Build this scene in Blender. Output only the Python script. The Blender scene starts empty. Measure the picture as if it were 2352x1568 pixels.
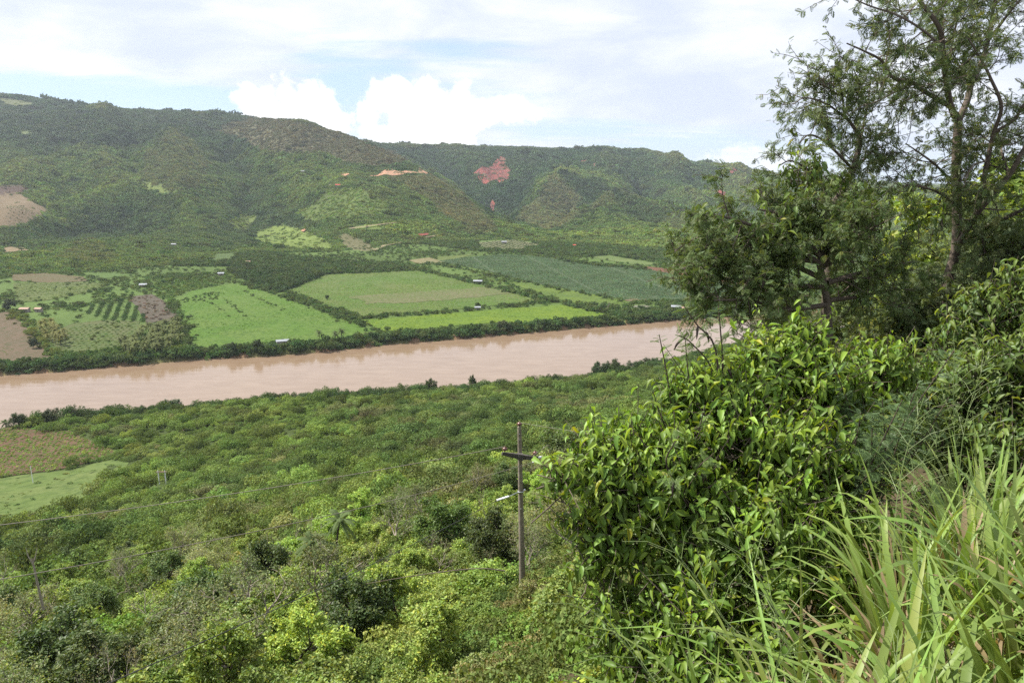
import bpy, math, random
import numpy as np
from mathutils import Vector, Matrix, Euler

# ------------------------------------------------------------------ camera, light, sky
C = bpy.context.scene
COL = C.collection
R = math.radians
FPX = 25 / 36 * 2352          # focal length in the 2352 px wide view used for surveying
PITCH = R(12.6)
CZ = 130.0
cam = bpy.data.cameras.new('camera'); camo = bpy.data.objects.new('camera', cam); COL.objects.link(camo)
cam.sensor_width = 36; cam.lens = 25; cam.clip_start = .05; cam.clip_end = 60000
camo.location = (0, 0, CZ); camo.rotation_euler = (R(90) - PITCH, 0, 0)
C.camera = camo
SUN_EL, SUN_AZ = 52.0, -74.0          # azimuth from +Y towards +X
sd = Vector((math.sin(R(SUN_AZ)) * math.cos(R(SUN_EL)), math.cos(R(SUN_AZ)) * math.cos(R(SUN_EL)), math.sin(R(SUN_EL))))
sl = bpy.data.lights.new('sun', 'SUN'); so = bpy.data.objects.new('sun', sl); COL.objects.link(so)
sl.energy = 4.6; sl.angle = R(.6); sl.color = (1, .955, .88)
so.rotation_euler = (-sd).to_track_quat('-Z', 'Y').to_euler()
C.view_settings.view_transform = 'Standard'; C.view_settings.look = 'None'
C.view_settings.exposure = 1.0; C.view_settings.gamma = 1
C.view_settings.use_curve_mapping = False
cy = C.cycles
cy.max_bounces = 6; cy.diffuse_bounces = 3; cy.glossy_bounces = 2; cy.transmission_bounces = 4; cy.transparent_max_bounces = 4
cy.volume_bounces = 0; cy.caustics_reflective = False; cy.caustics_refractive = False
cy.use_denoising = False; cy.use_adaptive_sampling = False; cy.sample_clamp_indirect = 6


def ray(px, py):
    x = (px - 1176) / FPX; y = -(py - 784) / FPX
    c, s = math.cos(PITCH), math.sin(PITCH)
    return np.array([x, c + y * s, -s + y * c])


def atY(px, py, Y):
    d = ray(px, py); return d * (Y / d[1]) + np.array([0, 0, CZ])


def atz(px, py, z):
    d = ray(px, py); return d * ((z - CZ) / d[2]) + np.array([0, 0, CZ])


def proj(P):
    P = np.asarray(P, float); c, s = math.cos(PITCH), math.sin(PITCH)
    dz = P[..., 2] - CZ
    f = P[..., 1] * c - dz * s; u = P[..., 1] * s + dz * c
    f = np.maximum(f, 1e-3)
    return 1176 + P[..., 0] / f * FPX, 784 - u / f * FPX


class NT:
    """small node-tree helper"""
    def __init__(s, nt): s.nt = nt; s.n = nt.nodes; s.l = nt.links
    def add(s, t, **k):
        n = s.n.new(t)
        ins = k.pop('ins', {})
        for a, v in k.items(): setattr(n, a, v)
        for a, v in ins.items(): s.set(n, a, v)
        return n
    def set(s, n, a, v):
        i = n.inputs[a]
        if hasattr(v, 'is_linked') or isinstance(v, bpy.types.NodeSocket): s.l.new(v, i)
        else: i.default_value = v
    def math(s, op, a, b=0.0, c=0.0, clamp=False):
        n = s.n.new('ShaderNodeMath'); n.operation = op; n.use_clamp = clamp
        for i, v in enumerate((a, b, c)): s.set(n, i, v)
        return n.outputs[0]
    def mix(s, f, a, b, mode='MIX'):
        n = s.n.new('ShaderNodeMix'); n.data_type = 'RGBA'; n.blend_type = mode; n.clamp_factor = True
        s.set(n, 0, f)
        for i, v in ((6, a), (7, b)):
            s.set(n, i, v if isinstance(v, bpy.types.NodeSocket) else (*v, 1) if len(v) == 3 else v)
        return n.outputs[2]
    def ramp(s, f, lo, hi):
        n = s.n.new('ShaderNodeMapRange'); n.interpolation_type = 'SMOOTHSTEP'
        s.set(n, 0, f); n.inputs[1].default_value = lo; n.inputs[2].default_value = hi
        return n.outputs[0]
    def noise(s, vec, scale, detail=4, rough=.55, dist=0):
        n = s.n.new('ShaderNodeTexNoise'); n.inputs['Scale'].default_value = scale
        n.inputs['Detail'].default_value = detail; n.inputs['Roughness'].default_value = rough
        n.inputs['Distortion'].default_value = dist
        if vec is not None: s.l.new(vec, n.inputs['Vector'])
        return n.outputs['Fac']
    def scalevec(s, v, sc):
        n = s.n.new('ShaderNodeVectorMath'); n.operation = 'MULTIPLY'; s.l.new(v, n.inputs[0]); n.inputs[1].default_value = sc
        return n.outputs[0]


def make_world():
    w = bpy.data.worlds.new('World'); C.world = w; w.use_nodes = True
    w.node_tree.nodes.clear(); N = NT(w.node_tree)
    out = N.add('ShaderNodeOutputWorld'); bg = N.add('ShaderNodeBackground')
    N.l.new(bg.outputs[0], out.inputs[0])
    sky = N.add('ShaderNodeTexSky', sky_type='NISHITA', sun_disc=False, sun_elevation=R(SUN_EL), sun_rotation=R(SUN_AZ), altitude=300)
    sky.air_density = 1.0; sky.dust_density = .6; sky.ozone_density = 1.2
    tc = N.add('ShaderNodeTexCoord'); g = tc.outputs['Generated']
    sx = N.add('ShaderNodeSeparateXYZ'); N.l.new(g, sx.inputs[0]); x, y, z = sx.outputs
    az = N.math('ARCTAN2', x, y); el = N.math('ARCSINE', z)
    zc = N.math('MAXIMUM', z, 0.0)
    k = N.math('DIVIDE', 1.0, N.math('ADD', zc, .12))
    pl = N.add('ShaderNodeCombineXYZ'); N.l.new(N.math('MULTIPLY', x, k), pl.inputs[0]); N.l.new(N.math('MULTIPLY', y, k), pl.inputs[1])
    # thin stratus sheet on a plane overhead
    sheet = N.noise(N.scalevec(pl.outputs[0], (.55, 1.0, 1)), 1.3, 7, .55, .5)
    fine = N.noise(N.scalevec(pl.outputs[0], (.45, 1.3, 1)), 4.5, 8, .6, .3)
    ae = N.add('ShaderNodeCombineXYZ'); N.l.new(az, ae.inputs[0]); N.l.new(el, ae.inputs[1])
    wob = N.noise(ae.outputs[0], 14, 8, .62)
    wob2 = N.noise(ae.outputs[0], 45, 7, .66)
    puff = N.math('ADD', N.math('MULTIPLY', N.math('SUBTRACT', wob, .5), .085), N.math('MULTIPLY', N.math('SUBTRACT', wob2, .5), .03))

    def azel(px, py):
        d = ray(px, py); d = d / np.linalg.norm(d); return math.atan2(d[0], d[1]), math.asin(d[2])

    def blob(px, py, rp, sx_=1.0, sy_=1.0):
        a, e = azel(px, py)
        n = N.add('ShaderNodeVectorMath', operation='SUBTRACT'); N.l.new(ae.outputs[0], n.inputs[0]); n.inputs[1].default_value = (a, e, 0)
        m = N.scalevec(n.outputs[0], (1 / sx_, 1 / sy_, 1))
        ln = N.add('ShaderNodeVectorMath', operation='LENGTH'); N.l.new(m, ln.inputs[0])
        return N.math('SUBTRACT', ln.outputs['Value'], rp / FPX)
    # clear patches in the sheet
    gap = None
    for b in ((130, 235, 260, 1.8, .20), (420, 238, 190, 1.2, .22), (795, 205, 105, .9, .9), (1060, 126, 70, 1.8, .30), (900, 165, 60, 1.5, .5), (1580, 345, 150, 1.5, .28), (1330, 300, 90, 1.9, .25), (2160, 400, 120, 2, .3)):
        d = blob(*b); gap = d if gap is None else N.math('SMOOTH_MIN', gap, d, .03)
    gapm = N.ramp(N.math('ADD', gap, N.math('MULTIPLY', N.math('SUBTRACT', fine, .5), .16)), .04, -.05)
    cover = N.ramp(sheet, .15, .42)
    cover = N.math('MULTIPLY', cover, N.math('SUBTRACT', 1.0, N.math('MULTIPLY', gapm, .9)), clamp=True)
    cover = N.math('MULTIPLY', cover, .96)
    # cumulus heads standing behind the ridge
    cum = None
    for b in ((578, 245, 30), (615, 232, 34), (660, 222, 38), (712, 212, 36), (735, 245, 24), (690, 265, 45), (750, 300, 42), (640, 275, 50),
              (880, 235, 26), (925, 222, 32), (985, 215, 34), (1055, 218, 30), (850, 280, 34), (930, 275, 52), (1030, 262, 60, 1.3, .9), (1130, 255, 46, 2.0, .7), (880, 322, 48),
              (1010, 318, 46, 1.6, .6), (1690, 365, 30, 1.7, .8), (1760, 370, 30, 1.5, .8)):
        d = blob(*b); cum = d if cum is None else N.math('SMOOTH_MIN', cum, d, .012)
    cumm = N.math('MULTIPLY', N.ramp(N.math('SUBTRACT', cum, puff), .0055, -.006), N.math('SUBTRACT', 1.0, N.math('MULTIPLY', N.ramp(az, -.10, .06), .35)))
    streak = N.ramp(N.noise(N.scalevec(ae.outputs[0], (5, 26, 1)), 1.6, 6, .6, .6), .54, .70)
    right = N.ramp(az, -.16, .02)
    cumm = N.math('MULTIPLY', cumm, N.math('SUBTRACT', 1.0, N.math('MULTIPLY', N.math('MULTIPLY', streak, right), .75)))
    shade = N.ramp(N.noise(N.scalevec(ae.outputs[0], (3, 9, 1)), 1.5, 5, .55, .3), .36, .7)
    grey = N.mix(shade, (5.5, 6.0, 7.25), (7.9, 8.05, 8.4))
    blue = N.mix(.55, sky.outputs[0], (4.9, 6.5, 9.0))
    c1 = N.mix(cover, blue, grey)
    c2 = N.mix(cumm, c1, N.mix(N.ramp(wob, .3, .6), (8.0, 8.1, 8.4), (9.6, 9.5, 9.4)))
    N.l.new(c2, bg.inputs[0]); bg.inputs[1].default_value = .07


make_world()

# ------------------------------------------------------------------ helpers
rs = np.random.RandomState(7)


def hash2(ix, iy, seed):
    h = (ix.astype(np.int64) * 374761393 + iy.astype(np.int64) * 668265263 + seed * 974711) & 0x7fffffff
    h = ((h ^ (h >> 13)) * 1274126177) & 0x7fffffff
    return ((h ^ (h >> 16)) & 0xffff) / 65535.0


def vnoise(x, y, seed=0):
    ix = np.floor(x); iy = np.floor(y); fx = x - ix; fy = y - iy
    fx = fx * fx * (3 - 2 * fx); fy = fy * fy * (3 - 2 * fy)
    a = hash2(ix, iy, seed); b = hash2(ix + 1, iy, seed); c = hash2(ix, iy + 1, seed); d = hash2(ix + 1, iy + 1, seed)
    return (a * (1 - fx) + b * fx) * (1 - fy) + (c * (1 - fx) + d * fx) * fy


def fbm(x, y, wl, octv=4, seed=0, ridged=False):
    t = np.zeros_like(np.asarray(x, float)); amp = 1; tot = 0
    for o in range(octv):
        n = vnoise(x / wl + 17.3 * o, y / wl - 9.1 * o, seed + o)
        t += amp * (1 - np.abs(2 * n - 1) if ridged else n); tot += amp; amp *= .5; wl *= .5
    return t / tot


def inpoly(px, py, poly):
    poly = np.asarray(poly, float); r = np.zeros(np.shape(px), bool); j = len(poly) - 1
    for i in range(len(poly)):
        xi, yi = poly[i]; xj, yj = poly[j]
        if yi != yj:
            r ^= ((yi > py) != (yj > py)) & (px < (xj - xi) * (py - yi) / (yj - yi) + xi)
        j = i
    return r


def nrm(v): return v / np.maximum(np.linalg.norm(v, axis=-1, keepdims=True), 1e-9)


def mesh_np(name, V, F, mat=None, tint=None, smooth=False):
    V = np.asarray(V, np.float32); F = np.asarray(F, np.int32); k = F.shape[1]
    me = bpy.data.meshes.new(name)
    me.vertices.add(len(V)); me.vertices.foreach_set('co', V.ravel())
    me.loops.add(F.size); me.loops.foreach_set('vertex_index', F.ravel())
    me.polygons.add(len(F)); me.polygons.foreach_set('loop_start', np.arange(0, F.size, k, dtype=np.int32))
    me.polygons.foreach_set('use_smooth', np.full(len(F), smooth))
    me.update(calc_edges=True)
    if tint is not None:
        a = me.attributes.new('tint', 'FLOAT_COLOR', 'POINT')
        t = np.ones((len(V), 4), np.float32); t[:, :3] = tint; a.data.foreach_set('color', t.ravel())
    if mat: me.materials.append(mat)
    return me


def link(name, me, parent=None, **props):
    o = bpy.data.objects.new(name, me); COL.objects.link(o)
    if parent is not None: o.parent = parent
    for k_, v in props.items(): o[k_] = v
    return o


def thing(name, label, cat, loc=(0, 0, 0), group=None, rotz=0.0):
    o = bpy.data.objects.new(name, None); COL.objects.link(o); o.location = loc; o.rotation_euler = (0, 0, rotz); o.empty_display_size = .2
    o['label'] = label; o['category'] = cat
    if group: o['group'] = group
    return o


def scat(TV, TF, pos, X, Y, Z, sc, tint=None):
    """place a template at every pos with axes X,Y,Z; returns V, F, per-vertex tint"""
    TV = np.asarray(TV, float); TF = np.asarray(TF); n = len(pos); m = len(TV)
    sc = np.asarray(sc, float)
    if sc.ndim == 0: sc = np.full(n, float(sc))
    if sc.ndim == 1: sc = np.repeat(sc[:, None], 3, 1)
    V = pos[:, None, :] + (TV[None, :, 0:1] * (X * sc[:, 0:1])[:, None] + TV[None, :, 1:2] * (Y * sc[:, 1:2])[:, None] + TV[None, :, 2:3] * (Z * sc[:, 2:3])[:, None])
    F = TF[None] + (np.arange(n) * m)[:, None, None]
    t = None if tint is None else np.repeat(tint, m, axis=0)
    return V.reshape(-1, 3), F.reshape(-1, TF.shape[1]), t


def frame(Y, up):
    """axes from a pointing direction Y and an approximate normal"""
    Y = nrm(Y); X = nrm(np.cross(Y, up)); Z = np.cross(X, Y); return X, Y, Z


def randdir(n, rg): return nrm(rg.normal(size=(n, 3)))


def tubes(paths, k=5):
    """list of (pts (n,3), radii (n,)) to one quad mesh"""
    Vs, Fs, off = [], [], 0
    ang = np.arange(k) / k * 2 * np.pi; ca, sa = np.cos(ang), np.sin(ang)
    for P, r in paths:
        P = np.asarray(P, float); r = np.asarray(r, float); n = len(P)
        T = np.gradient(P, axis=0); T = nrm(T)
        ref = np.array([1., 0, 0]) if abs(T[0, 0]) < .8 else np.array([0, 1., 0])
        A = nrm(np.cross(T, ref)); B = np.cross(T, A)
        V = P[:, None] + r[:, None, None] * (ca[None, :, None] * A[:, None] + sa[None, :, None] * B[:, None])
        Vs.append(V.reshape(-1, 3))
        i = np.arange(n - 1)[:, None] * k; j = np.arange(k)[None]; j2 = (j + 1) % k
        Fs.append(np.stack([i + j, i + j2, i + k + j2, i + k + j], -1).reshape(-1, 4) + off); off += n * k
    return np.concatenate(Vs), np.concatenate(Fs)


def spline(P, n):
    """Catmull-Rom resampling of control points"""
    P = np.asarray(P, float)
    if len(P) < 3:
        t = np.linspace(0, 1, n)[:, None]; return P[0] * (1 - t) + P[-1] * t
    Q = np.vstack([2 * P[0] - P[1], P, 2 * P[-1] - P[-2]])
    t = np.linspace(0, len(P) - 1 - 1e-6, n); i = t.astype(int); f = (t - i)[:, None]
    a, b, c, d = Q[i], Q[i + 1], Q[i + 2], Q[i + 3]
    return .5 * (2 * b + (c - a) * f + (2 * a - 5 * b + 4 * c - d) * f * f + (3 * b - a - 3 * c + d) * f ** 3)


# ------------------------------------------------------------------ materials
def mat(name): 
    m = bpy.data.materials.new(name); m.use_nodes = True; m.node_tree.nodes.clear(); N = NT(m.node_tree)
    out = N.add('ShaderNodeOutputMaterial'); return m, N, out


def leaf_mat(name, source, trans=.3, rough=.5, spec=.3):
    """source: OBJECT (object colour), INSTANCER (scattered) or None (mesh colour only)"""
    m, N, out = mat(name)
    a = N.add('ShaderNodeAttribute', attribute_name='tint'); col = a.outputs['Color']
    if source == 'OBJECT': col = N.mix(1.0, col, N.add('ShaderNodeObjectInfo').outputs['Color'], 'MULTIPLY')
    if source == 'INSTANCER': col = N.mix(1.0, col, N.add('ShaderNodeAttribute', attribute_type='INSTANCER', attribute_name='itint').outputs['Color'], 'MULTIPLY')
    p = N.add('ShaderNodeBsdfPrincipled', ins={'Base Color': col, 'Roughness': rough, 'Specular IOR Level': spec})
    t = N.add('ShaderNodeBsdfTranslucent', ins={'Color': N.mix(1.0, col, (1.35, 1.25, .55), 'MULTIPLY')})
    mx = N.add('ShaderNodeMixShader', ins={0: trans}); N.l.new(p.outputs[0], mx.inputs[1]); N.l.new(t.outputs[0], mx.inputs[2])
    N.l.new(mx.outputs[0], out.inputs[0]); return m


def simple(name, col, rough=.8, nscale=None, c2=None, bump=0, spec=.3, metal=0.0, objcoord=False):
    m, N, out = mat(name); c = (*col, 1); hgt_ = None
    p = N.add('ShaderNodeBsdfPrincipled', ins={'Roughness': rough, 'Specular IOR Level': spec, 'Metallic': metal})
    if nscale:
        tc = N.add('ShaderNodeTexCoord').outputs['Object'] if objcoord else N.add('ShaderNodeNewGeometry').outputs['Position']
        f = N.noise(tc, nscale, 6, .62); hgt_ = f
        N.l.new(N.mix(N.ramp(f, .32, .68), col, c2 or tuple(v * .6 for v in col)), p.inputs['Base Color'])
        if bump:
            b = N.add('ShaderNodeBump', ins={'Strength': .6, 'Distance': bump, 'Height': f}); N.l.new(b.outputs[0], p.inputs['Normal'])
    else: p.inputs['Base Color'].default_value = c
    N.l.new(p.outputs[0], out.inputs[0]); return m


M_leaf_geo = leaf_mat('leaf_plain', None)
M_leaf_obj = leaf_mat('leaf_tree', 'OBJECT')
M_palm = leaf_mat('palm_frond', 'OBJECT', trans=.25, rough=.75, spec=.12)
M_leaf_inst = leaf_mat('leaf_scatter', 'INSTANCER', trans=.25, rough=.8, spec=.1)
M_glossy = leaf_mat('leaf_glossy', None, trans=.36, rough=.45, spec=.3)
M_glossy_obj = leaf_mat('leaf_glossy_single', 'OBJECT', trans=.36, rough=.45, spec=.3)
M_blade = leaf_mat('grass_blade', None, trans=.38, rough=.45, spec=.35)
M_blade_obj = leaf_mat('grass_blade_single', 'OBJECT', trans=.38, rough=.45, spec=.35)
M_bark = simple('bark', (.13, .102, .078), .9, 14, (.09, .072, .055), .02)
M_bark_dark = simple('dark_bark', (.085, .062, .045), .9, 18, (.045, .035, .026), .02)
M_bark_pale = simple('pale_bark', (.36, .31, .25), .9, 16, (.2, .17, .13), .01)
M_concrete = simple('weathered_concrete', (.26, .22, .17), .92, 5, (.15, .125, .095), .006, objcoord=True)
M_concrete_dark = simple('stained_concrete', (.10, .088, .075), .95, 7, (.04, .037, .034), .006, objcoord=True)
M_ceramic = simple('brown_porcelain', (.12, .045, .03), .25, spec=.5)
M_steel = simple('galvanised_steel', (.42, .44, .45), .45, metal=.8)
M_cable = simple('cable', (.045, .043, .042), .6)
M_cable_worn = simple('weathered_cable', (.17, .15, .12), .7)
M_white = simple('white_polymer', (.75, .76, .78), .35, spec=.5)
M_tin = simple('tin_roof', (.33, .35, .38), .6, 1.2, (.22, .23, .24), spec=.2)
M_rust = simple('rusty_roof', (.40, .27, .2), .8, 1.1, (.25, .16, .12))
M_redroof = simple('red_roof', (.50, .075, .045), .6, 1.0, (.38, .06, .04))
M_wallpaint = simple('limewash', (.34, .30, .25), .9, .8, (.25, .22, .18))
M_wood = simple('old_wood', (.15, .11, .08), .9, 4, (.08, .06, .045))
M_black = simple('black_feather', (.012, .011, .011), .6)
M_pod = simple('dark_pod', (.035, .022, .016), .45)

# ------------------------------------------------------------------ terrain
farP = [(0, 863), (150, 853), (300, 840), (450, 826), (600, 820), (750, 808), (900, 791), (1000, 784), (1176, 768), (1340, 754), (1500, 741), (1640, 730), (1780, 721), (1880, 714)]
nearP = [(-80, 990), (0, 978), (150, 950), (400, 930), (600, 915), (750, 902), (950, 890), (1100, 886), (1250, 868), (1350, 856), (1500, 838), (1650, 803), (1800, 772), (1900, 748)]
FB = np.array([atz(*p, 0)[:2] for p in farP]); NB = np.array([atz(*p, 7)[:2] for p in nearP])
FB = np.vstack([[-2500, FB[0, 1] - 330], FB, [FB[-1, 0] + 700, FB[-1, 1] + 150], [9000, FB[-1, 1] + 700]])
NB = np.vstack([[-2500, NB[0, 1] - 380], NB, [NB[-1, 0] + 700, NB[-1, 1] + 120], [9000, NB[-1, 1] + 600]])
yfar = lambda x: np.interp(x, FB[:, 0], FB[:, 1])
ynear = lambda x: np.interp(x, NB[:, 0], NB[:, 1])
footP = [(-500, 640), (0, 622), (200, 612), (395, 600), (600, 575), (780, 572), (900, 560), (1150, 548), (1250, 552), (1400, 556), (1600, 566), (1800, 570), (2000, 575), (2400, 590)]
FT = np.array([atz(*p, 17)[:2] for p in footP]); yfoot = lambda x: np.interp(x, FT[:, 0], FT[:, 1])


def plainz(x, y): return 4 + np.clip(y - yfar(x), 0, 900) * .017


class RBF:
    def __init__(s, P):
        P = np.asarray(P, float); s.c = P[:, :2]; n = len(P)
        K = np.linalg.norm(s.c[:, None] - s.c[None], axis=-1)
        A = np.zeros((n + 3, n + 3)); A[:n, :n] = K; A[:n, n:n + 2] = s.c / 1000; A[:n, n + 2] = 1; A[n:, :n] = A[:n, n:].T
        s.w = np.linalg.solve(A + 1e-9 * np.eye(n + 3), np.r_[P[:, 2], 0, 0, 0])
    def __call__(s, x, y):
        x = np.asarray(x, float).ravel(); y = np.asarray(y, float).ravel(); o = np.empty(len(x)); n = len(s.c)
        for i in range(0, len(x), 40000):
            a, b = x[i:i + 40000], y[i:i + 40000]
            d = np.sqrt((a[:, None] - s.c[None, :, 0]) ** 2 + (b[:, None] - s.c[None, :, 1]) ** 2)
            o[i:i + 40000] = d @ s.w[:n] + (a * s.w[n] + b * s.w[n + 1]) / 1000 + s.w[n + 2]
        return o


near_ctl = [(0, 0, 128.35), (3, 0, 128.5), (-4, 0, 127.9), (0, -12, 128.4), (14, -6, 128.6), (-14, -6, 128.0), (1.7, 3, 127.0), (2.7, 3.5, 127.55), (5, 5, 127.8), (.5, 2.6, 126.6), (0, 5, 124.2),
            (2.5, 6.2, 125.5), (4.5, 8, 126.4), (6.8, 13.5, 126.0), (8.3, 13.5, 126.6), (-2.5, 6, 121.8), (0, 10, 119.8), (4.5, 12, 124.4), (15, 15, 127), (11, 9, 127.6), (0, 20, 113), (-8, 12, 116.5), (-15, 24, 106.5), (8, 24, 119.5),
            (20, 30, 122), (.7, 45, 101.5), (0, 30, 107), (-14.5, 35, 102.2), (-19, 35, 99.5), (-43, 60, 86), (0, 62, 93), (25, 60, 101), (60, 60, 112), (-42, 120, 68), (-30, 180, 55), (-30, 300, 30), (41, 300, 33), (21, 150, 67), (10, 110, 82),
            (-88, 250, 28), (-143, 300, 16), (96, 300, 43), (70, 180, 72), (110, 110, 105), (160, 380, 34), (200, 250, 75), (300, 400, 50), (60, 430, 9), (-60, 405, 7), (-172, 220, 20), (-205, 266, 13), (-249, 327, 9), (-175, 297, 11), (-120, 200, 32), (-100, 120, 56),
            (-300, 200, 22), (-400, 300, 10), (-200, 100, 55), (-90, 50, 84), (-400, 100, 50), (150, 520, 6), (400, 560, 25), (800, 500, 60), (-500, 340, 8), (300, 150, 120), (-250, 365, 7), (-150, 385, 7), (600, 200, 140)]
NEAR = RBF(near_ctl)
hillP = [  # survey: view x, view y, forward distance in metres
    (-500, 600, 1200), (-500, 480, 1800), (-500, 330, 2600), (-500, 190, 3400),
    (-200, 590, 1150), (-200, 480, 1650), (-200, 340, 2400), (-200, 205, 3300),
    (0, 585, 1100), (0, 520, 1380), (0, 445, 1720), (0, 330, 2350), (0, 222, 3200), (70, 480, 1500), (100, 420, 1900), (100, 233, 3250),
    (130, 590, 1080), (200, 553, 1230), (270, 588, 1090), (200, 530, 1560), (200, 440, 1900), (200, 330, 2450), (200, 246, 3300),
    (395, 560, 1250), (330, 520, 1480), (430, 500, 1550), (350, 425, 1830), (300, 360, 2250), (395, 297, 2650), (340, 330, 2420), (450, 330, 2400), (395, 350, 2300), (300, 256, 3350), (400, 258, 3450), (500, 260, 3300),
    (500, 540, 1350), (520, 480, 1680), (560, 450, 1900), (490, 400, 2150), (540, 345, 2500), (520, 300, 2850), (560, 300, 2560), (600, 265, 2750), (660, 275, 2720), (700, 287, 2700), (780, 306, 2600), (740, 330, 2430), (640, 330, 2420),
    (620, 420, 2100), (650, 470, 1800), (620, 545, 1330), (690, 535, 1360), (740, 555, 1280), (690, 495, 1620),
    (780, 425, 1800), (740, 440, 1760), (850, 445, 1730), (800, 485, 1560), (820, 395, 2080), (850, 330, 2450), (900, 351, 2300), (960, 378, 2180), (900, 402, 1980), (970, 405, 1960), (860, 405, 2000),
    (900, 480, 1600), (900, 525, 1400), (1010, 412, 2050), (1060, 446, 1900), (1110, 492, 1700), (1150, 526, 1500), (1000, 470, 1760), (1000, 520, 1450), (950, 435, 1840), (1060, 500, 1620),
    (940, 343, 3800), (1000, 372, 3400), (1040, 342, 3850), (1050, 430, 2900), (1090, 470, 2500), (1120, 480, 2350), (1140, 510, 1900), (1130, 405, 3050), (1140, 365, 3420), (1130, 346, 3750), (1090, 390, 3150), (1175, 390, 3150),
    (1180, 500, 2150), (1205, 470, 2300), (1240, 425, 2600), (1275, 396, 2850), (1290, 375, 3200), (1240, 500, 2080), (1290, 460, 2450), (1310, 430, 2620), (1220, 400, 3050), (1250, 346, 3850),
    (1260, 535, 1600), (1300, 512, 1800), (1350, 470, 2030), (1405, 431, 2250), (1440, 437, 2240), (1500, 462, 2150), (1545, 485, 2080), (1590, 515, 1950), (1400, 500, 1800), (1480, 510, 1750), (1400, 412, 2950), (1370, 395, 3120), (1340, 347, 3850),
    (1500, 440, 2800), (1480, 400, 3250), (1480, 354, 3850), (1560, 480, 2500), (1560, 420, 3100), (1600, 376, 3850), (1650, 500, 2300), (1660, 440, 3000), (1700, 395, 3950), (1740, 480, 2600), (1800, 413, 4200), (1800, 500, 2300), (1900, 425, 4800), (1900, 500, 2500),
    (2000, 432, 5200), (2000, 505, 2500), (2150, 436, 5600), (2150, 510, 2500), (2350, 440, 6000), (2350, 520, 2400), (2700, 440, 6000), (2700, 520, 2400), (3100, 440, 6000), (3100, 540, 2200)]
hc = [tuple(atY(*p)) for p in hillP]
for px in range(-600, 3201, 200):   # ground falls away behind the skylines
    t = np.interp(px, [-600, 500, 800, 1500, 2000, 3200], [260, 180, 170, 150, 40, 20])
    q = atY(px, 420, 5200 if px < 1700 else 7600); hc.append((q[0], q[1], t))
for px, pz in ((1700, 30), (2060, 60), (2130, 30), (2220, 10), (2352, -20), (2600, -40), (1200, 60), (700, 80), (200, 60), (-400, 60)):
    q = atY(px, 420, 10500); hc.append((q[0], q[1], 70 + pz))
for px in range(-600, 3201, 150):   # foot of the hills
    fx, fy = np.interp(px, [p[0] for p in footP], FT[:, 0]), 0
    x = ray(px, 560)[0] / ray(px, 560)[1]
    Y = np.interp(px, [p[0] for p in footP], FT[:, 1]); hc.append((x * Y, Y, 17.)); hc.append((x * (Y - 160), Y - 160, 14.))
HILL = RBF(hc)


def segdist(x, y, P):
    d = np.full(len(x), 1e9)
    for a, b_ in zip(P[:-1], P[1:]):
        v = b_ - a; t = np.clip(((x - a[0]) * v[0] + (y - a[1]) * v[1]) / (v @ v), 0, 1); d = np.minimum(d, np.hypot(x - a[0] - t * v[0], y - a[1] - t * v[1]))
    return d


BROWN = np.array([atY(*p)[:2] for p in [(540, 300, 2850), (600, 265, 2750), (700, 287, 2700), (780, 306, 2600), (850, 330, 2450), (900, 351, 2300), (960, 378, 2180), (1010, 412, 2050), (1060, 446, 1900), (1110, 492, 1700)]])
SKY_A = np.array([atY(*p)[:2] for p in [(-500, 190, 3400), (0, 222, 3200), (100, 233, 3250), (200, 246, 3300), (400, 258, 3450), (500, 260, 3300), (540, 300, 2850)]])


def sstep(a, b, x):
    t = np.clip((x - a) / (b - a), 0, 1); return t * t * (3 - 2 * t)


PW = lambda L: np.array([atY(*p)[:2] for p in L])
GULLY = [(PW(L), d_, w_) for L, d_, w_ in (
    ([(470, 310, 2800), (520, 350, 2500), (560, 420, 2150), (575, 490, 1700), (600, 540, 1350)], -48, 105), ([(300, 300, 2900), (300, 350, 2450), (320, 430, 1950), (400, 480, 1650)], -38, 95),
    ([(1325, 435, 2550), (1312, 480, 2250), (1290, 520, 1800)], -60, 85), ([(1470, 400, 3200), (1500, 440, 2700), (1560, 470, 2400)], -60, 110), ([(1600, 415, 3200), (1640, 470, 2600), (1680, 520, 2000)], -50, 110),
    ([(100, 330, 2400), (150, 400, 2000), (180, 480, 1700), (205, 530, 1500)], -36, 85), ([(870, 425, 1930), (800, 452, 1740), (740, 485, 1590)], -22, 60), ([(1010, 370, 3350), (1060, 430, 2850), (1100, 475, 2450)], -45, 100), ([(1215, 400, 3100), (1190, 450, 2600), (1150, 490, 2250)], -50, 90),
    ([(1420, 375, 3350), (1405, 400, 3050)], 45, 95), ([(1550, 385, 3500), (1580, 430, 2950), (1610, 490, 2400)], 48, 95), ([(1680, 410, 3500), (1740, 470, 2700)], 40, 100), ([(240, 280, 3100), (232, 340, 2500), (262, 420, 2000)], 34, 95), ([(395, 310, 2600), (402, 400, 2000), (425, 480, 1650)], 36, 90),
    ([(700, 310, 2600), (705, 380, 2250), (690, 450, 1850)], 28, 90), ([(850, 450, 1720), (770, 500, 1550)], 20, 70), ([(1060, 365, 3450), (1095, 410, 3050)], 40, 90), ([(1275, 397, 2850), (1240, 428, 2600), (1205, 472, 2300)], 26, 60), ([(1405, 433, 2250), (1350, 472, 2040), (1300, 513, 1800)], 24, 60), ([(20, 330, 2500), (60, 420, 1950)], 30, 90))]


def relief(x, y):
    t = np.zeros(len(x)); wx = x + (fbm(x, y, 220, 3, 131) - .5) * 120; wy = y + (fbm(x, y, 220, 3, 141) - .5) * 120
    for P, d_, w_ in GULLY:
        d = segdist(wx, wy, P); t += d_ * np.exp(-d / w_) * (1.2 if d_ > 0 else 1)
    return t


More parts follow.
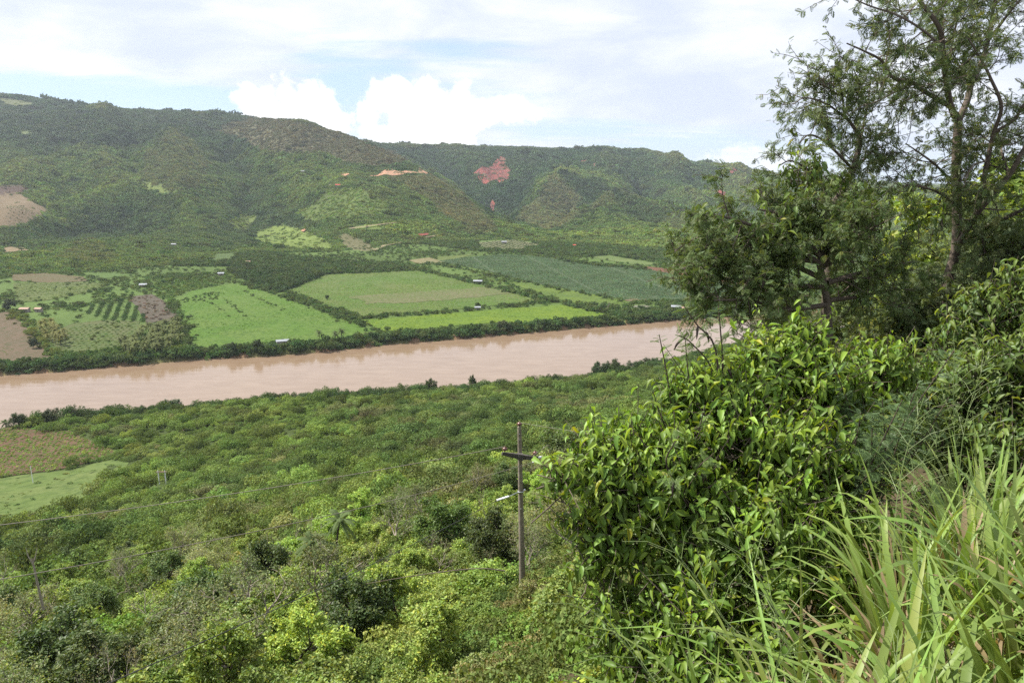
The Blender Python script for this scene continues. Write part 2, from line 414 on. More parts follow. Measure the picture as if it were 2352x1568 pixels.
def height(x, y):
    x = np.asarray(x, float).ravel(); y = np.asarray(y, float).ravel()
    yn, yf, yt = ynear(x), yfar(x), yfoot(x); h = np.zeros_like(x)
    n = y < yn + 30
    if n.any():
        a = NEAR(x[n], y[n]); d = np.hypot(x[n], y[n])
        a = a + (fbm(x[n], y[n], 45, 3, 3) - .5) * 7 * sstep(50, 120, d) * sstep(0, 60, yn[n] - y[n]) + (fbm(x[n], y[n], 6, 2, 5) - .5) * .9 * sstep(6, 20, d)
        h[n] = a
    f = y > yf - 30
    p = plainz(x, y) + (fbm(x, y, 60, 3, 11) - .5) * .8
    if f.any():
        q = p[f].copy(); k = sstep(-60, 110, y[f] - yt[f]); m = k > 0
        if m.any():
            xx, yy = x[f][m], y[f][m]; hh = HILL(xx, yy)
            dep = np.clip((yy - yt[f][m]) / 700, 0, 1)
            wx = xx + (fbm(xx, yy, 400, 2, 31) - .5) * 160; wy = yy + (fbm(xx, yy, 400, 2, 41) - .5) * 160
            dep = dep * (.25 + .75 * np.minimum(sstep(40, 380, segdist(xx, yy, BROWN)), sstep(30, 300, segdist(xx, yy, SKY_A))))
            hh = hh + ((fbm(wx, wy * .38, 300, 4, 21, True) - .6) * 70 + (fbm(wx, wy, 60, 2, 61) - .5) * 9) * dep + relief(xx, yy) * np.clip((yy - yt[f][m]) / 250, 0, 1)
            q[m] = q[m] * (1 - k[m]) + np.maximum(hh, 12) * k[m]
        h[f] = q
    wn = sstep(-1, 7, yn - y); wf = sstep(-1, 6, y - yf)
    riv = (y > yn - 8) & (y < yf + 7)
    land = np.where(y < (yn + yf) / 2, np.maximum(h, 2), h)
    w = np.where(y < (yn + yf) / 2, wn, wf)
    return np.where(riv, -3 + (land + 3) * w, h)


NA, NR = 650, 420
ANG = np.linspace(R(-60), R(60), NA)
LR = np.linspace(math.log(.9), math.log(15000), NR)
# more rings between 15 m and 5 km
LR = np.interp(np.linspace(0, 1, NR), [0, .16, .93, 1], [math.log(.9), math.log(30), math.log(5500), math.log(16000)])
GA, GR = np.meshgrid(ANG, np.exp(LR), indexing='ij')
GX, GY = np.sin(GA) * GR, np.cos(GA) * GR
GZ = height(GX, GY).reshape(GX.shape)


def hgt(x, y):
    """height of the terrain mesh itself"""
    x = np.asarray(x, float); y = np.asarray(y, float)
    a = np.clip((np.arctan2(x, y) - ANG[0]) / (ANG[1] - ANG[0]), 0, NA - 1.001)
    r = np.interp(np.log(np.maximum(np.hypot(x, y), .9)), LR, np.arange(NR)); r = np.clip(r, 0, NR - 1.001)
    i = a.astype(int); j = r.astype(int); f = a - i; g = r - j
    return (GZ[i, j] * (1 - f) + GZ[i + 1, j] * f) * (1 - g) + (GZ[i, j + 1] * (1 - f) + GZ[i + 1, j + 1] * f) * g


EL = (GZ + 0.0 - CZ) / GR
HOR = np.maximum.accumulate(EL, axis=1)


def visible(x, y, ztop, margin=.004):
    """what the terrain in front does not hide, inside the frame plus a margin"""
    a = np.clip((np.arctan2(x, y) - ANG[0]) / (ANG[1] - ANG[0]), 0, NA - 1).astype(int)
    r = np.hypot(x, y); j = np.clip(np.interp(np.log(np.maximum(r, .9)), LR, np.arange(NR)).astype(int) - 1, 0, NR - 1)
    px, py = proj(np.stack([x, y, ztop], -1))
    return ((ztop - CZ) / r > HOR[a, j] - margin) & (px > -260) & (px < 2620) & (py < 1900)


def ground_at(px, py):
    """march a sight line to the ground"""
    d = ray(px, py); d = d / math.hypot(d[0], d[1])
    t = np.exp(np.linspace(math.log(1.5), math.log(9000), 4000)); z = CZ + d[2] * t
    hit = np.where(z < hgt(d[0] * t, d[1] * t))[0]
    i = hit[0] if len(hit) else -1
    return np.array([d[0] * t[i], d[1] * t[i], z[i]])


# regions of the hills surveyed from the photograph
REG = dict(
    darkwood=[(-60, 245), (90, 243), (300, 260), (500, 264), (585, 262), (540, 288), (490, 302), (440, 292), (395, 300), (330, 335), (200, 335), (90, 318), (-60, 330)],  # dark upper forest, cloud shadow painted into its tint
    plateau=[(890, 343), (1340, 345), (1480, 352), (1700, 393), (1640, 440), (1560, 430), (1480, 405), (1380, 400), (1300, 378), (1262, 400), (1180, 480), (1120, 490), (1060, 442), (1000, 392)],
    ridgeflank=[(960, 384), (1010, 410), (1062, 445), (1112, 490), (1152, 526), (1090, 540), (1030, 500), (980, 462), (930, 432), (880, 412), (900, 408), (985, 404)],
    dome=[(395, 296), (450, 325), (490, 380), (450, 435), (380, 440), (320, 405), (345, 340)],
    lowdome=[(130, 592), (160, 562), (200, 552), (240, 560), (290, 592), (200, 600)],
    spurdark=[(1283, 398), (1312, 425), (1345, 470), (1352, 465), (1400, 434), (1375, 415), (1330, 405)],  # spur sides turned from the sun: shade painted into tree tint
    spur_shadepaint2=[(1412, 436), (1470, 458), (1540, 490), (1500, 520), (1440, 500), (1420, 470)],
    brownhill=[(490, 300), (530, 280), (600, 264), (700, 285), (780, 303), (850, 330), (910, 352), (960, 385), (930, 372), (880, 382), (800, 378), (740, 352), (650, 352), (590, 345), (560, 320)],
    spurlight=[(1275, 397), (1300, 420), (1330, 455), (1330, 500), (1260, 535), (1180, 505), (1210, 470)],  # sun-facing spur sides: sunlight painted into tree and ground tint
    spur_sunpaint2=[(1405, 432), (1450, 440), (1590, 510), (1560, 530), (1400, 470), (1330, 500), (1300, 520)],
    meadow=[(570, 550), (600, 530), (640, 517), (690, 520), (720, 540), (780, 572), (700, 575), (620, 562)],
    meadow2=[(530, 505), (560, 490), (600, 495), (580, 520), (540, 530)],
    meadow3=[(320, 420), (345, 418), (400, 440), (380, 447), (335, 435)],
    meadow4=[(680, 490), (760, 430), (830, 430), (900, 470), (880, 490), (800, 500), (720, 510)],
    meadow5=[(0, 225), (40, 230), (90, 238), (60, 248), (0, 240)],
    meadow6=[(42, 300), (75, 300), (85, 308), (55, 312)],
    tan1=[(765, 545), (800, 540), (850, 560), (870, 578), (800, 570)],
    green7=[(800, 520), (870, 515), (890, 528), (830, 530)],
    clearing=[(-60, 440), (40, 445), (90, 470), (130, 490), (80, 500), (40, 520), (-60, 530)],
    burn=[(-60, 428), (60, 430), (80, 440), (40, 448), (-60, 445)],
    tan0=[(0, 566), (60, 567), (80, 573), (30, 580), (0, 578)],
)


def region_mask(x, y, z, name):
    jx = (fbm(x, y, 70, 3, 71) - .5) * 26; jy = (fbm(x, y, 70, 3, 83) - .5) * 14
    px, py = proj(np.stack([x, y, z], -1)); return inpoly(px + jx, py + jy, REG[name]) & (y > 950)


gx, gy, gz = GX.ravel(), GY.ravel(), GZ.ravel()
TC = np.tile(np.array([.042, .062, .020]), (len(gx), 1))
nz = fbm(gx, gy, 120, 4, 101)[:, None]
TC = TC * (.7 + .7 * nz)
plain = (gy > yfar(gx)) & (gy < yfoot(gx) + 60)
TC[plain] = np.array([.075, .115, .030]) * (.6 + .8 * nz[plain])
nearm = gy < ynear(gx)
TC[nearm] = np.array([.060, .082, .026]) * (.6 + .8 * nz[nearm])
bank = ((gy > ynear(gx) - 6) & (gy < yfar(gx) + 5)); TC[bank] = (.20, .125, .075)
close = np.hypot(gx, gy) < 14; TC[close] = np.array([.085, .066, .042]) * (.6 + .8 * fbm(gx, gy, 1.2, 3, 7)[close, None])
for nm, c in dict(brownhill=(.10, .095, .055), spurlight=(.07, .078, .034), spur_sunpaint2=(.07, .085, .036), meadow=(.125, .165, .042), meadow2=(.10, .13, .036), meadow3=(.115, .145, .042), meadow4=(.085, .115, .034), meadow5=(.10, .11, .05),
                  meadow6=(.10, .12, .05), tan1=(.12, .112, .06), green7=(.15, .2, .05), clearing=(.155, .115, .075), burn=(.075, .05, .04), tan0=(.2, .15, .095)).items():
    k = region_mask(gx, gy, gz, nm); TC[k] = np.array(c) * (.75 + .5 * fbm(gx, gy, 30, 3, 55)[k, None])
ii, jj = np.meshgrid(np.arange(NA - 1), np.arange(NR - 1), indexing='ij'); q = ii * NR + jj
TF = np.stack([q, q + 1, q + NR + 1, q + NR], -1).reshape(-1, 4)[:, ::-1]
m, N, out = mat('ground_earth')
att = N.add('ShaderNodeAttribute', attribute_name='tint'); pos = N.add('ShaderNodeNewGeometry').outputs['Position']
f1 = N.noise(pos, .35, 8, .7); f2 = N.noise(pos, 3, 6, .7)
gcol = N.mix(N.ramp(f1, .3, .7), att.outputs['Color'], N.mix(1, att.outputs['Color'], (.55, .62, .5), 'MULTIPLY'))
gcol = N.mix(N.math('MULTIPLY', N.ramp(f2, .4, .7), .5), gcol, N.mix(1, gcol, (1.5, 1.3, 1.2), 'MULTIPLY'))
p = N.add('ShaderNodeBsdfPrincipled', ins={'Base Color': gcol, 'Roughness': .95, 'Specular IOR Level': .1})
b = N.add('ShaderNodeBump', ins={'Strength': .8, 'Distance': .6, 'Height': f1}); N.l.new(b.outputs[0], p.inputs['Normal'])
N.l.new(p.outputs[0], out.inputs[0])
link('terrain', mesh_np('terrain', np.stack([gx, gy, gz], 1), TF, m, TC, True), kind='structure')

# river
m, N, out = mat('muddy_water')
pos = N.add('ShaderNodeNewGeometry').outputs['Position']
w1 = N.noise(N.scalevec(pos, (.05, .16, 1)), 1.0, 7, .65, .4); w2 = N.noise(N.scalevec(pos, (.35, .8, 1)), 1.0, 5, .6)
col = N.mix(N.ramp(w1, .3, .72), (.185, .126, .080), (.225, .160, .108))
p = N.add('ShaderNodeBsdfPrincipled', ins={'Base Color': col, 'Roughness': .06, 'IOR': 1.33, 'Specular IOR Level': .5})
hh = N.math('ADD', N.math('MULTIPLY', w1, 1.2), N.math('MULTIPLY', w2, .35))
b = N.add('ShaderNodeBump', ins={'Strength': .16, 'Distance': .5, 'Height': hh}); N.l.new(b.outputs[0], p.inputs['Normal'])
N.l.new(p.outputs[0], out.inputs[0])
xs = np.linspace(-1600, 3200, 240)
RV = np.concatenate([np.stack([xs, ynear(xs) - 9, 0 * xs], 1), np.stack([xs, yfar(xs) + 8, 0 * xs], 1)])
i = np.arange(239); link('river', mesh_np('river', RV, np.stack([i, i + 1, i + 241, i + 240], 1), m), kind='structure')


# ------------------------------------------------------------------ fields
def world_poly(P, zz=None):
    o = []
    for p in P:
        if zz is None:
            g = np.array([0, 0, 8.])
            for _ in range(5):
                g = atz(p[0], p[1], float(plainz(np.array(g[0]), np.array(g[1]))) if g[1] > 0 else 8.)
        else: g = ground_at(*p)
        o.append(g[:2])
    return np.array(o)


def drape(name, W, off, m, kind='structure', step=None, thick=0.0, jit=0.0):
    """a sheet with the outline W lying on the ground"""
    from mathutils.geometry import tessellate_polygon
    import bmesh
    W = np.asarray(W, float); bm = bmesh.new()
    n = len(W); pts = []
    for i_ in range(n):
        a, b_ = W[i_], W[(i_ + 1) % n]; L = np.linalg.norm(b_ - a); k = max(1, int(L / (step or 12)))
        for t in range(k):
            q_ = a + (b_ - a) * t / k
            if jit: q_ = q_ + (rs.rand(2) - .5) * jit
            pts.append(q_)
    vs = [bm.verts.new((q_[0], q_[1], 0)) for q_ in pts]
    bm.faces.new(vs)
    st = step or 12
    lo, hi = W.min(0), W.max(0)
    for ax in (0, 1):
        for v in np.arange(lo[ax] + st * .37, hi[ax], st):
            co = [0, 0, 0]; no = [0, 0, 0]; co[ax] = v; no[ax] = 1
            bmesh.ops.bisect_plane(bm, geom=bm.verts[:] + bm.edges[:] + bm.faces[:], plane_co=co, plane_no=no, dist=1e-4)
    bmesh.ops.triangulate(bm, faces=bm.faces[:])
    xy = np.array([v.co[:2] for v in bm.verts]); z = hgt(xy[:, 0], xy[:, 1]) + off
    for v, zz in zip(bm.verts, z): v.co.z = zz
    for f in bm.faces:
        if f.normal.z < 0: f.normal_flip()
    me = bpy.data.meshes.new(name); bm.to_mesh(me); bm.free()
    for pl in me.polygons: pl.use_smooth = True
    me.materials.append(m); o = link(name, me)
    if kind: o['kind'] = kind
    return o


def field_mat(name, c1, c2, c3=None, row=None, rowdir=0.0, patch=.02, rowcol=None, rowmix=.5):
    """crop or soil: broad patches, clumps and, where rows show, rows along rowdir"""
    m, N, out = mat(name); pos = N.add('ShaderNodeNewGeometry').outputs['Position']
    a = N.noise(pos, patch, 5, .6, .4); b_ = N.noise(pos, .25, 6, .7)
    col = N.mix(N.ramp(a, .35, .65), c1, c2)
    if c3: col = N.mix(N.math('MULTIPLY', N.ramp(b_, .5, .66), .7), col, c3)
    if row:
        mp = N.add('ShaderNodeMapping', ins={'Vector': pos, 'Rotation': (0, 0, rowdir)})
        sx = N.add('ShaderNodeSeparateXYZ'); N.l.new(mp.outputs[0], sx.inputs[0])
        wv = N.math('SINE', N.math('ADD', N.math('MULTIPLY', sx.outputs[0], 2 * math.pi / row), N.math('MULTIPLY', b_, 1.6)))
        col = N.mix(N.math('MULTIPLY', N.ramp(wv, -.2, .9), rowmix), col, rowcol or tuple(v * .5 for v in c1))
    col = N.mix(N.math('MULTIPLY', N.ramp(b_, .38, .62), .5), col, N.mix(1, col, (.52, .62, .5), 'MULTIPLY'))
    col = N.mix(1, col, (.54, .57, .55), 'MULTIPLY')
    p = N.add('ShaderNodeBsdfPrincipled', ins={'Base Color': col, 'Roughness': .95, 'Specular IOR Level': .1})
    bp = N.add('ShaderNodeBump', ins={'Strength': .7, 'Distance': .5, 'Height': b_}); N.l.new(bp.outputs[0], p.inputs['Normal'])
    N.l.new(p.outputs[0], out.inputs[0]); return m


FIELDS = [  # name, outline in view, material
    ('green_field', [(398, 698), (440, 668), (548, 649), (700, 702), (872, 765), (800, 778), (600, 792), (432, 806), (428, 745)], field_mat('grass_field', (.125, .215, .035), (.155, .225, .050), (.10, .17, .035), patch=.03)),
    ('crop_field', [(656, 668), (745, 632), (965, 622), (1090, 652), (1245, 691), (1090, 707), (838, 728)], field_mat('young_crop', (.125, .205, .042), (.17, .205, .058), (.10, .165, .034), 4.5, R(-38), .012, (.20, .19, .10), .45)),
    ('yellow_green_field', [(826, 736), (960, 727), (1090, 715), (1300, 700), (1410, 724), (1250, 742), (1150, 740), (885, 762)], field_mat('rice_field', (.195, .265, .032), (.165, .245, .036), (.135, .2, .04), patch=.03)),
    ('strip_field', [(1165, 650), (1200, 648), (1290, 662), (1430, 688), (1450, 702), (1360, 702), (1290, 690)], field_mat('fallow_green', (.17, .23, .045), (.13, .19, .045), (.17, .19, .08), patch=.03)),
    ('pineapple_field', [(1008, 600), (1060, 592), (1160, 584), (1240, 590), (1330, 603), (1450, 611), (1520, 625), (1700, 655), (1720, 690), (1500, 692), (1420, 686), (1250, 656), (1110, 620)], field_mat('pineapple_crop', (.095, .14, .07), (.12, .165, .08), (.15, .14, .085), 5.5, R(58), .012, (.12, .125, .085), .55)),
    ('red_soil_field', [(1465, 617), (1480, 612), (1580, 622), (1760, 652), (1760, 668), (1680, 655), (1560, 636)], field_mat('red_earth', (.26, .115, .075), (.22, .11, .07), (.16, .14, .06), 5, R(40), .02)),
    ('far_strip_field', [(1355, 590), (1400, 587), (1515, 606), (1470, 611)], field_mat('pale_crop', (.2, .24, .085), (.16, .21, .07), None, patch=.03)),
    ('tan_field', [(938, 598), (985, 592), (1030, 602), (960, 606)], field_mat('dry_stubble', (.33, .26, .145), (.26, .23, .12), None)),
    ('brown_field', [(-80, 712), (28, 717), (85, 780), (135, 836), (60, 842), (-80, 842)], field_mat('bare_soil', (.21, .145, .10), (.185, .135, .09), (.14, .15, .065), 3, R(20), .03, (.17, .12, .085), .3)),
    ('plantation_field', [(90, 775), (170, 742), (250, 735), (320, 738), (325, 790), (210, 810), (150, 812)], field_mat('orchard_floor', (.17, .175, .075), (.13, .175, .05), (.12, .17, .05), 6, R(10), .04)),
    ('scrub_field', [(290, 682), (350, 676), (395, 705), (412, 738), (340, 748), (320, 715)], field_mat('dead_scrub', (.14, .105, .08), (.16, .125, .1), (.1, .1, .06))),
    ('upper_brown_field', [(25, 632), (110, 628), (190, 636), (205, 646), (110, 650), (30, 645)], field_mat('ploughed', (.21, .15, .085), (.2, .17, .09), (.14, .15, .06), 4, R(5), .03)),
    ('upper_green_field', [(30, 650), (205, 648), (250, 655), (200, 672), (110, 690), (40, 695)], field_mat('rough_pasture', (.165, .195, .06), (.15, .17, .065), (.09, .13, .04))),
    ('far_green_strip', [(180, 628), (260, 626), (305, 634), (230, 640)], field_mat('green_strip', (.125, .19, .05), (.14, .2, .055))),
    ('small_green_field', [(482, 603), (488, 584), (548, 580), (538, 600)], field_mat('paddock', (.125, .175, .06), (.14, .19, .06), (.1, .14, .05), 5, R(0), .03)),
    ('orchard_field', [(1095, 557), (1180, 550), (1245, 562), (1190, 577), (1105, 572)], field_mat('orchard_soil', (.24, .215, .125), (.2, .2, .1), None)),
    ('sand_clearing', [(1440, 703), (1480, 701), (1512, 708), (1460, 712)], field_mat('sand', (.3, .27, .22), (.26, .24, .18))),
    ('bare_plot', [(1425, 686), (1470, 680), (1500, 690), (1440, 692)], field_mat('bare_plot', (.25, .18, .11), (.22, .17, .1))),
    ('grass_verge', [(1000, 590), (1040, 588), (1090, 584), (1060, 592), (1010, 600)], field_mat('verge', (.17, .2, .06), (.15, .18, .05))),
]
FPOLY = []
for nm, P, fm in FIELDS:
    W = world_poly(P); FPOLY.append((nm, W)); drape(nm, W, .35, fm, step=14, jit=2.0)
W = world_poly([(800, 681), (960, 671), (1120, 660), (1190, 672), (1010, 692), (850, 698)])
drape('worn_strip', W, .55, field_mat('worn_crop', (.235, .205, .115), (.19, .2, .085), (.16, .19, .06), 4.5, R(-38), .015, (.17, .19, .07), .5), step=12, jit=9)
# near side: cassava plot and pasture
Wc = world_poly([(-70, 992), (90, 990), (160, 992), (200, 1010), (272, 1040), (235, 1054), (120, 1081), (-70, 1106)], 1)
drape('cassava_field', Wc, .25, field_mat('red_plot', (.21, .118, .078), (.18, .105, .07), (.13, .155, .055), patch=.05), step=6, jit=1)
Wp = world_poly([(-70, 1108), (120, 1083), (262, 1056), (300, 1062), (250, 1108), (190, 1150), (100, 1185), (-70, 1215)], 1)
drape('pasture', Wp, .2, field_mat('pasture_grass', (.16, .215, .06), (.19, .23, .075), (.12, .165, .05), patch=.06), step=6, jit=2)
Wt = world_poly([(415, 1010), (409, 1005), (411, 992), (421, 984), (424, 987), (417, 996), (419, 1008)], 1)
drape('dirt_track', Wt, .3, simple('red_dirt', (.33, .2, .14), .95, .3, (.27, .16, .11)), step=3)
NOPLANT = [Wc, Wt]


# scars on the hills
def scar_mat(name, a, b_, c, stripes=.16):
    m, N, out = mat(name); pos = N.add('ShaderNodeNewGeometry').outputs['Position']
    n1 = N.noise(N.scalevec(pos, (1, .35, .12)), .09, 7, .7, .5); n2 = N.noise(N.scalevec(pos, (1, .5, .5)), .035, 6, .75)
    col = N.mix(N.ramp(n1, .4, .6), a, b_); col = N.mix(N.ramp(n2, .53, .66), col, c)
    p = N.add('ShaderNodeBsdfPrincipled', ins={'Base Color': col, 'Roughness': .95, 'Specular IOR Level': .1})
    bp = N.add('ShaderNodeBump', ins={'Strength': 1, 'Distance': 5, 'Height': n1}); N.l.new(bp.outputs[0], p.inputs['Normal'])
    N.l.new(p.outputs[0], out.inputs[0]); return m


RED = scar_mat('red_cliff', (.22, .066, .05), (.085, .034, .028), (.10, .085, .048))
ORANGE = scar_mat('orange_cut', (.36, .205, .125), (.29, .155, .095), (.22, .16, .10))
DUSTY = scar_mat('dusty_track', (.22, .17, .11), (.19, .16, .09), (.12, .13, .06))
SCARS = [('landslide_scar', [(1088, 400), (1105, 388), (1125, 386), (1150, 362), (1165, 366), (1160, 380), (1172, 392), (1168, 412), (1150, 425), (1140, 415), (1125, 422), (1112, 428), (1098, 415)], RED),
         ('landslide_scar', [(1124, 478), (1130, 462), (1138, 470), (1134, 485), (1128, 490)], RED),
         ('landslide_scar', [(1362, 380), (1370, 374), (1374, 382), (1366, 387)], RED),
         ('landslide_scar', [(1335, 372), (1348, 370), (1346, 375), (1336, 377)], RED),
         ('landslide_scar', [(1668, 388), (1690, 392), (1700, 402), (1680, 404)], RED),
         ('landslide_scar', [(1640, 440), (1660, 436), (1668, 450), (1650, 460)], RED),
         ('landslide_scar', [(1840, 455), (1900, 452), (1980, 462), (1990, 478), (1900, 476)], RED),
         ('road_cut', [(838, 405), (870, 403), (880, 394), (895, 390), (915, 396), (935, 395), (960, 398), (985, 399), (982, 404), (940, 402), (900, 406), (868, 407)], ORANGE),
         ('road_cut', [(783, 403), (795, 399), (803, 403), (790, 409)], ORANGE),
         ('dirt_track', [(692, 533), (699, 527), (702, 528), (700, 533), (695, 537)], ORANGE),
         ('dirt_track', [(753, 430), (760, 425), (780, 428), (805, 430), (780, 430), (760, 428)], DUSTY),
         ('dirt_track', [(800, 528), (900, 515), (945, 511), (945, 512.5), (900, 516.5), (802, 530)], DUSTY),
         ('dirt_track', [(852, 577), (873, 572), (880, 567), (940, 553), (1000, 545), (1000, 546.3), (940, 554.5), (883, 569), (866, 577)], DUSTY),
         ('dirt_track', [(962, 541), (985, 540), (985, 543), (965, 545)], RED)]
SCARW = []
for nm, P, sm in SCARS:
    W = np.array([ground_at(*p)[:2] for p in P]); SCARW.append(W); drape(nm, W, 5.0 if nm == 'landslide_scar' else 3.0, sm, step=16, jit=4)


# ------------------------------------------------------------------ scattered woods
RH = np.array([[0, -.5, 0], [.33, -.02, .03], [0, .5, 0], [-.33, .02, .03]]); RHF = np.array([[0, 1, 2, 3]])
GREEN = 1.55      # leaf albedo against the survey values
PROTO = bpy.data.collections.new('prototypes')


def lobes_crown(seed, n, size, nl=7, flat=.75, droop=.1, jitter=.7, holes=0):
    """cards over a clump of lobes, unit radius, standing on z=0"""
    rg = np.random.RandomState(seed)
    c = np.stack([rg.normal(0, .42, nl), rg.normal(0, .42, nl), .35 + rg.rand(nl) * .5], 1); r = .28 + rg.rand(nl) * .24
    k = rg.randint(0, nl, n); d = randdir(n, rg); d[:, 2] = np.abs(d[:, 2]) * 1.1 - .35; d = nrm(d)
    pos = c[k] + d * (r[k] * (.75 + .3 * rg.rand(n)))[:, None]
    pos[:, 2] = np.maximum(pos[:, 2] * flat, .03)
    nor = nrm(d + rg.normal(size=(n, 3)) * jitter + np.array([0, 0, .25]))
    Y = nrm(np.cross(nor, randdir(n, rg)) + np.array([0, 0, -droop])); X, Y, Z = frame(Y, nor)
    t = (.72 + .56 * rg.rand(n))[:, None] * (np.ones((n, 3)) + (rg.rand(n, 3) - .5) * .18)
    V, F, tt = scat(RH, RHF, pos, X, Y, Z, size * (.7 + .6 * rg.rand(n)), t)
    return V, F, tt


def proto(name, V, F, t):
    o = bpy.data.objects.new(name, mesh_np(name, V, F, M_leaf_inst, t)); PROTO.objects.link(o); return o


protos = []
for s in range(4): protos.append(proto('a_far_%d' % s, *lobes_crown(s, 60, .50, 6, .5, .1, .5)))             # 0-3
for s in range(4): protos.append(proto('b_mid_%d' % s, *lobes_crown(10 + s, 420, .20, 9)))      # 4-7
for s in range(3): protos.append(proto('c_near_%d' % s, *lobes_crown(20 + s, 1500, .105, 11)))   # 8-10
for s in range(2): protos.append(proto('d_low_%d' % s, *lobes_crown(30 + s, 500, .17, 6, .55)))   # 11-12


def palm_mesh(seed, h, fr=14, L=2.6, curve=.25):
    rg = np.random.RandomState(seed); t = np.linspace(0, 1, 7)
    P = np.stack([curve * h * .4 * t ** 2, .0 * t, h * t], 1); r = .17 - .07 * t
    tv, tf = tubes([(P, r)], 6)
    Vs, Fs, off = [], [], 0
    for i_ in range(fr):
        a = i_ * 2.4 + rg.rand() * .4; e = R(60) - R(110) * (i_ / fr) ** 1.1; s = np.linspace(0, 1, 8)
        rad = np.array([math.cos(a), math.sin(a), 0]); ell = L * (.85 + .3 * rg.rand())
        ax = np.outer(s * ell * max(.35, math.cos(e)), rad) + np.outer(s * ell * math.sin(e) - 1.1 * ell * .5 * s ** 2, [0, 0, 1])
        ax = ax + P[-1]; side = np.array([-rad[1], rad[0], 0]); T = nrm(np.gradient(ax, axis=0))
        nleaf = 13; ss = np.linspace(.12, .99, nleaf)
        for sg in (-1, 1):
            b0 = np.stack([np.interp(ss, s, ax[:, q_]) for q_ in range(3)], 1); tt = np.stack([np.interp(ss, s, T[:, q_]) for q_ in range(3)], 1)
            ll = (.55 * np.sin(np.pi * (ss * .85 + .12)) * ell * .42)[:, None]
            dr = nrm(sg * side * .8 + tt * .55 + np.array([0, 0, -.35])); w = tt * .05 * ell
            quad = np.stack([b0 - w, b0 + dr * ll * .55 - w * .8, b0 + dr * ll, b0 + w], 1).reshape(-1, 3)
            Vs.append(quad); Fs.append(np.arange(nleaf * 4).reshape(-1, 4) + off); off += nleaf * 4
    return (tv, tf), (np.concatenate(Vs), np.concatenate(Fs))


def scatter(name, P, scl, rotz, tint, idx, label=None, cat=None, tilt=.12, lean=0.0):
    """one stuff object: clumps of foliage set on the points P"""
    n = len(P); me = bpy.data.meshes.new(name); me.vertices.add(n); me.vertices.foreach_set('co', np.asarray(P, np.float32).ravel())
    def attr(nm, ty, key, arr):
        a = me.attributes.new(nm, ty, 'POINT'); a.data.foreach_set(key, np.ascontiguousarray(arr).ravel())
    rot = np.stack([(rs.rand(n) - .5) * tilt, (rs.rand(n) - .5) * tilt, rotz], 1).astype(np.float32)
    if lean:      # canopies lie with the slope they grow on
        e = 6.0; P = np.asarray(P); gx_ = (hgt(P[:, 0] + e, P[:, 1]) - hgt(P[:, 0] - e, P[:, 1])) / (2 * e); gy_ = (hgt(P[:, 0], P[:, 1] + e) - hgt(P[:, 0], P[:, 1] - e)) / (2 * e)
        rot[:, 0] += lean * np.arctan(gy_); rot[:, 1] -= lean * np.arctan(gx_); rot[:, 2] = 0
    attr('rot', 'FLOAT_VECTOR', 'vector', rot); attr('scl', 'FLOAT_VECTOR', 'vector', np.asarray(scl, np.float32))
    c = np.ones((n, 4), np.float32); c[:, :3] = tint * GREEN; attr('itint', 'FLOAT_COLOR', 'color', c); attr('pick', 'INT', 'value', np.asarray(idx, np.int32))
    o = link(name, me, kind='stuff')
    if label: o['label'] = label
    if cat: o['category'] = cat
    ng = bpy.data.node_groups.get('scatter_foliage')
    if ng is None:
        ng = bpy.data.node_groups.new('scatter_foliage', 'GeometryNodeTree')
        ng.interface.new_socket('Geometry', in_out='INPUT', socket_type='NodeSocketGeometry'); ng.interface.new_socket('Geometry', in_out='OUTPUT', socket_type='NodeSocketGeometry')
        gi = ng.nodes.new('NodeGroupInput'); go = ng.nodes.new('NodeGroupOutput'); ip = ng.nodes.new('GeometryNodeInstanceOnPoints')
        ci = ng.nodes.new('GeometryNodeCollectionInfo'); ci.inputs['Collection'].default_value = PROTO; ci.inputs['Separate Children'].default_value = True; ci.inputs['Reset Children'].default_value = True
        def na(nm, ty):
            q_ = ng.nodes.new('GeometryNodeInputNamedAttribute'); q_.data_type = ty; q_.inputs['Name'].default_value = nm; return q_.outputs[0]
        ng.links.new(gi.outputs[0], ip.inputs['Points']); ng.links.new(ci.outputs[0], ip.inputs['Instance']); ip.inputs['Pick Instance'].default_value = True
        ng.links.new(na('pick', 'INT'), ip.inputs['Instance Index']); ng.links.new(na('rot', 'FLOAT_VECTOR'), ip.inputs['Rotation']); ng.links.new(na('scl', 'FLOAT_VECTOR'), ip.inputs['Scale'])
        ng.links.new(ip.outputs[0], go.inputs[0])
    md = o.modifiers.new('scatter', 'NODES'); md.node_group = ng
    return o


def jit_tint(base, n, amt=.35, hue=.18):
    b_ = np.asarray(base, float); b_ = np.tile(b_, (n, 1)) if b_.ndim == 1 else b_
    v = 1 + (rs.rand(n, 1) - .5) * 2 * amt; h = 1 + (rs.rand(n, 3) - .5) * np.array([hue * 2, hue * .8, hue])
    yel = (rs.rand(n, 1) < .06) * np.array([.3, .2, 0.]); return b_ * v * h * (1 + yel)


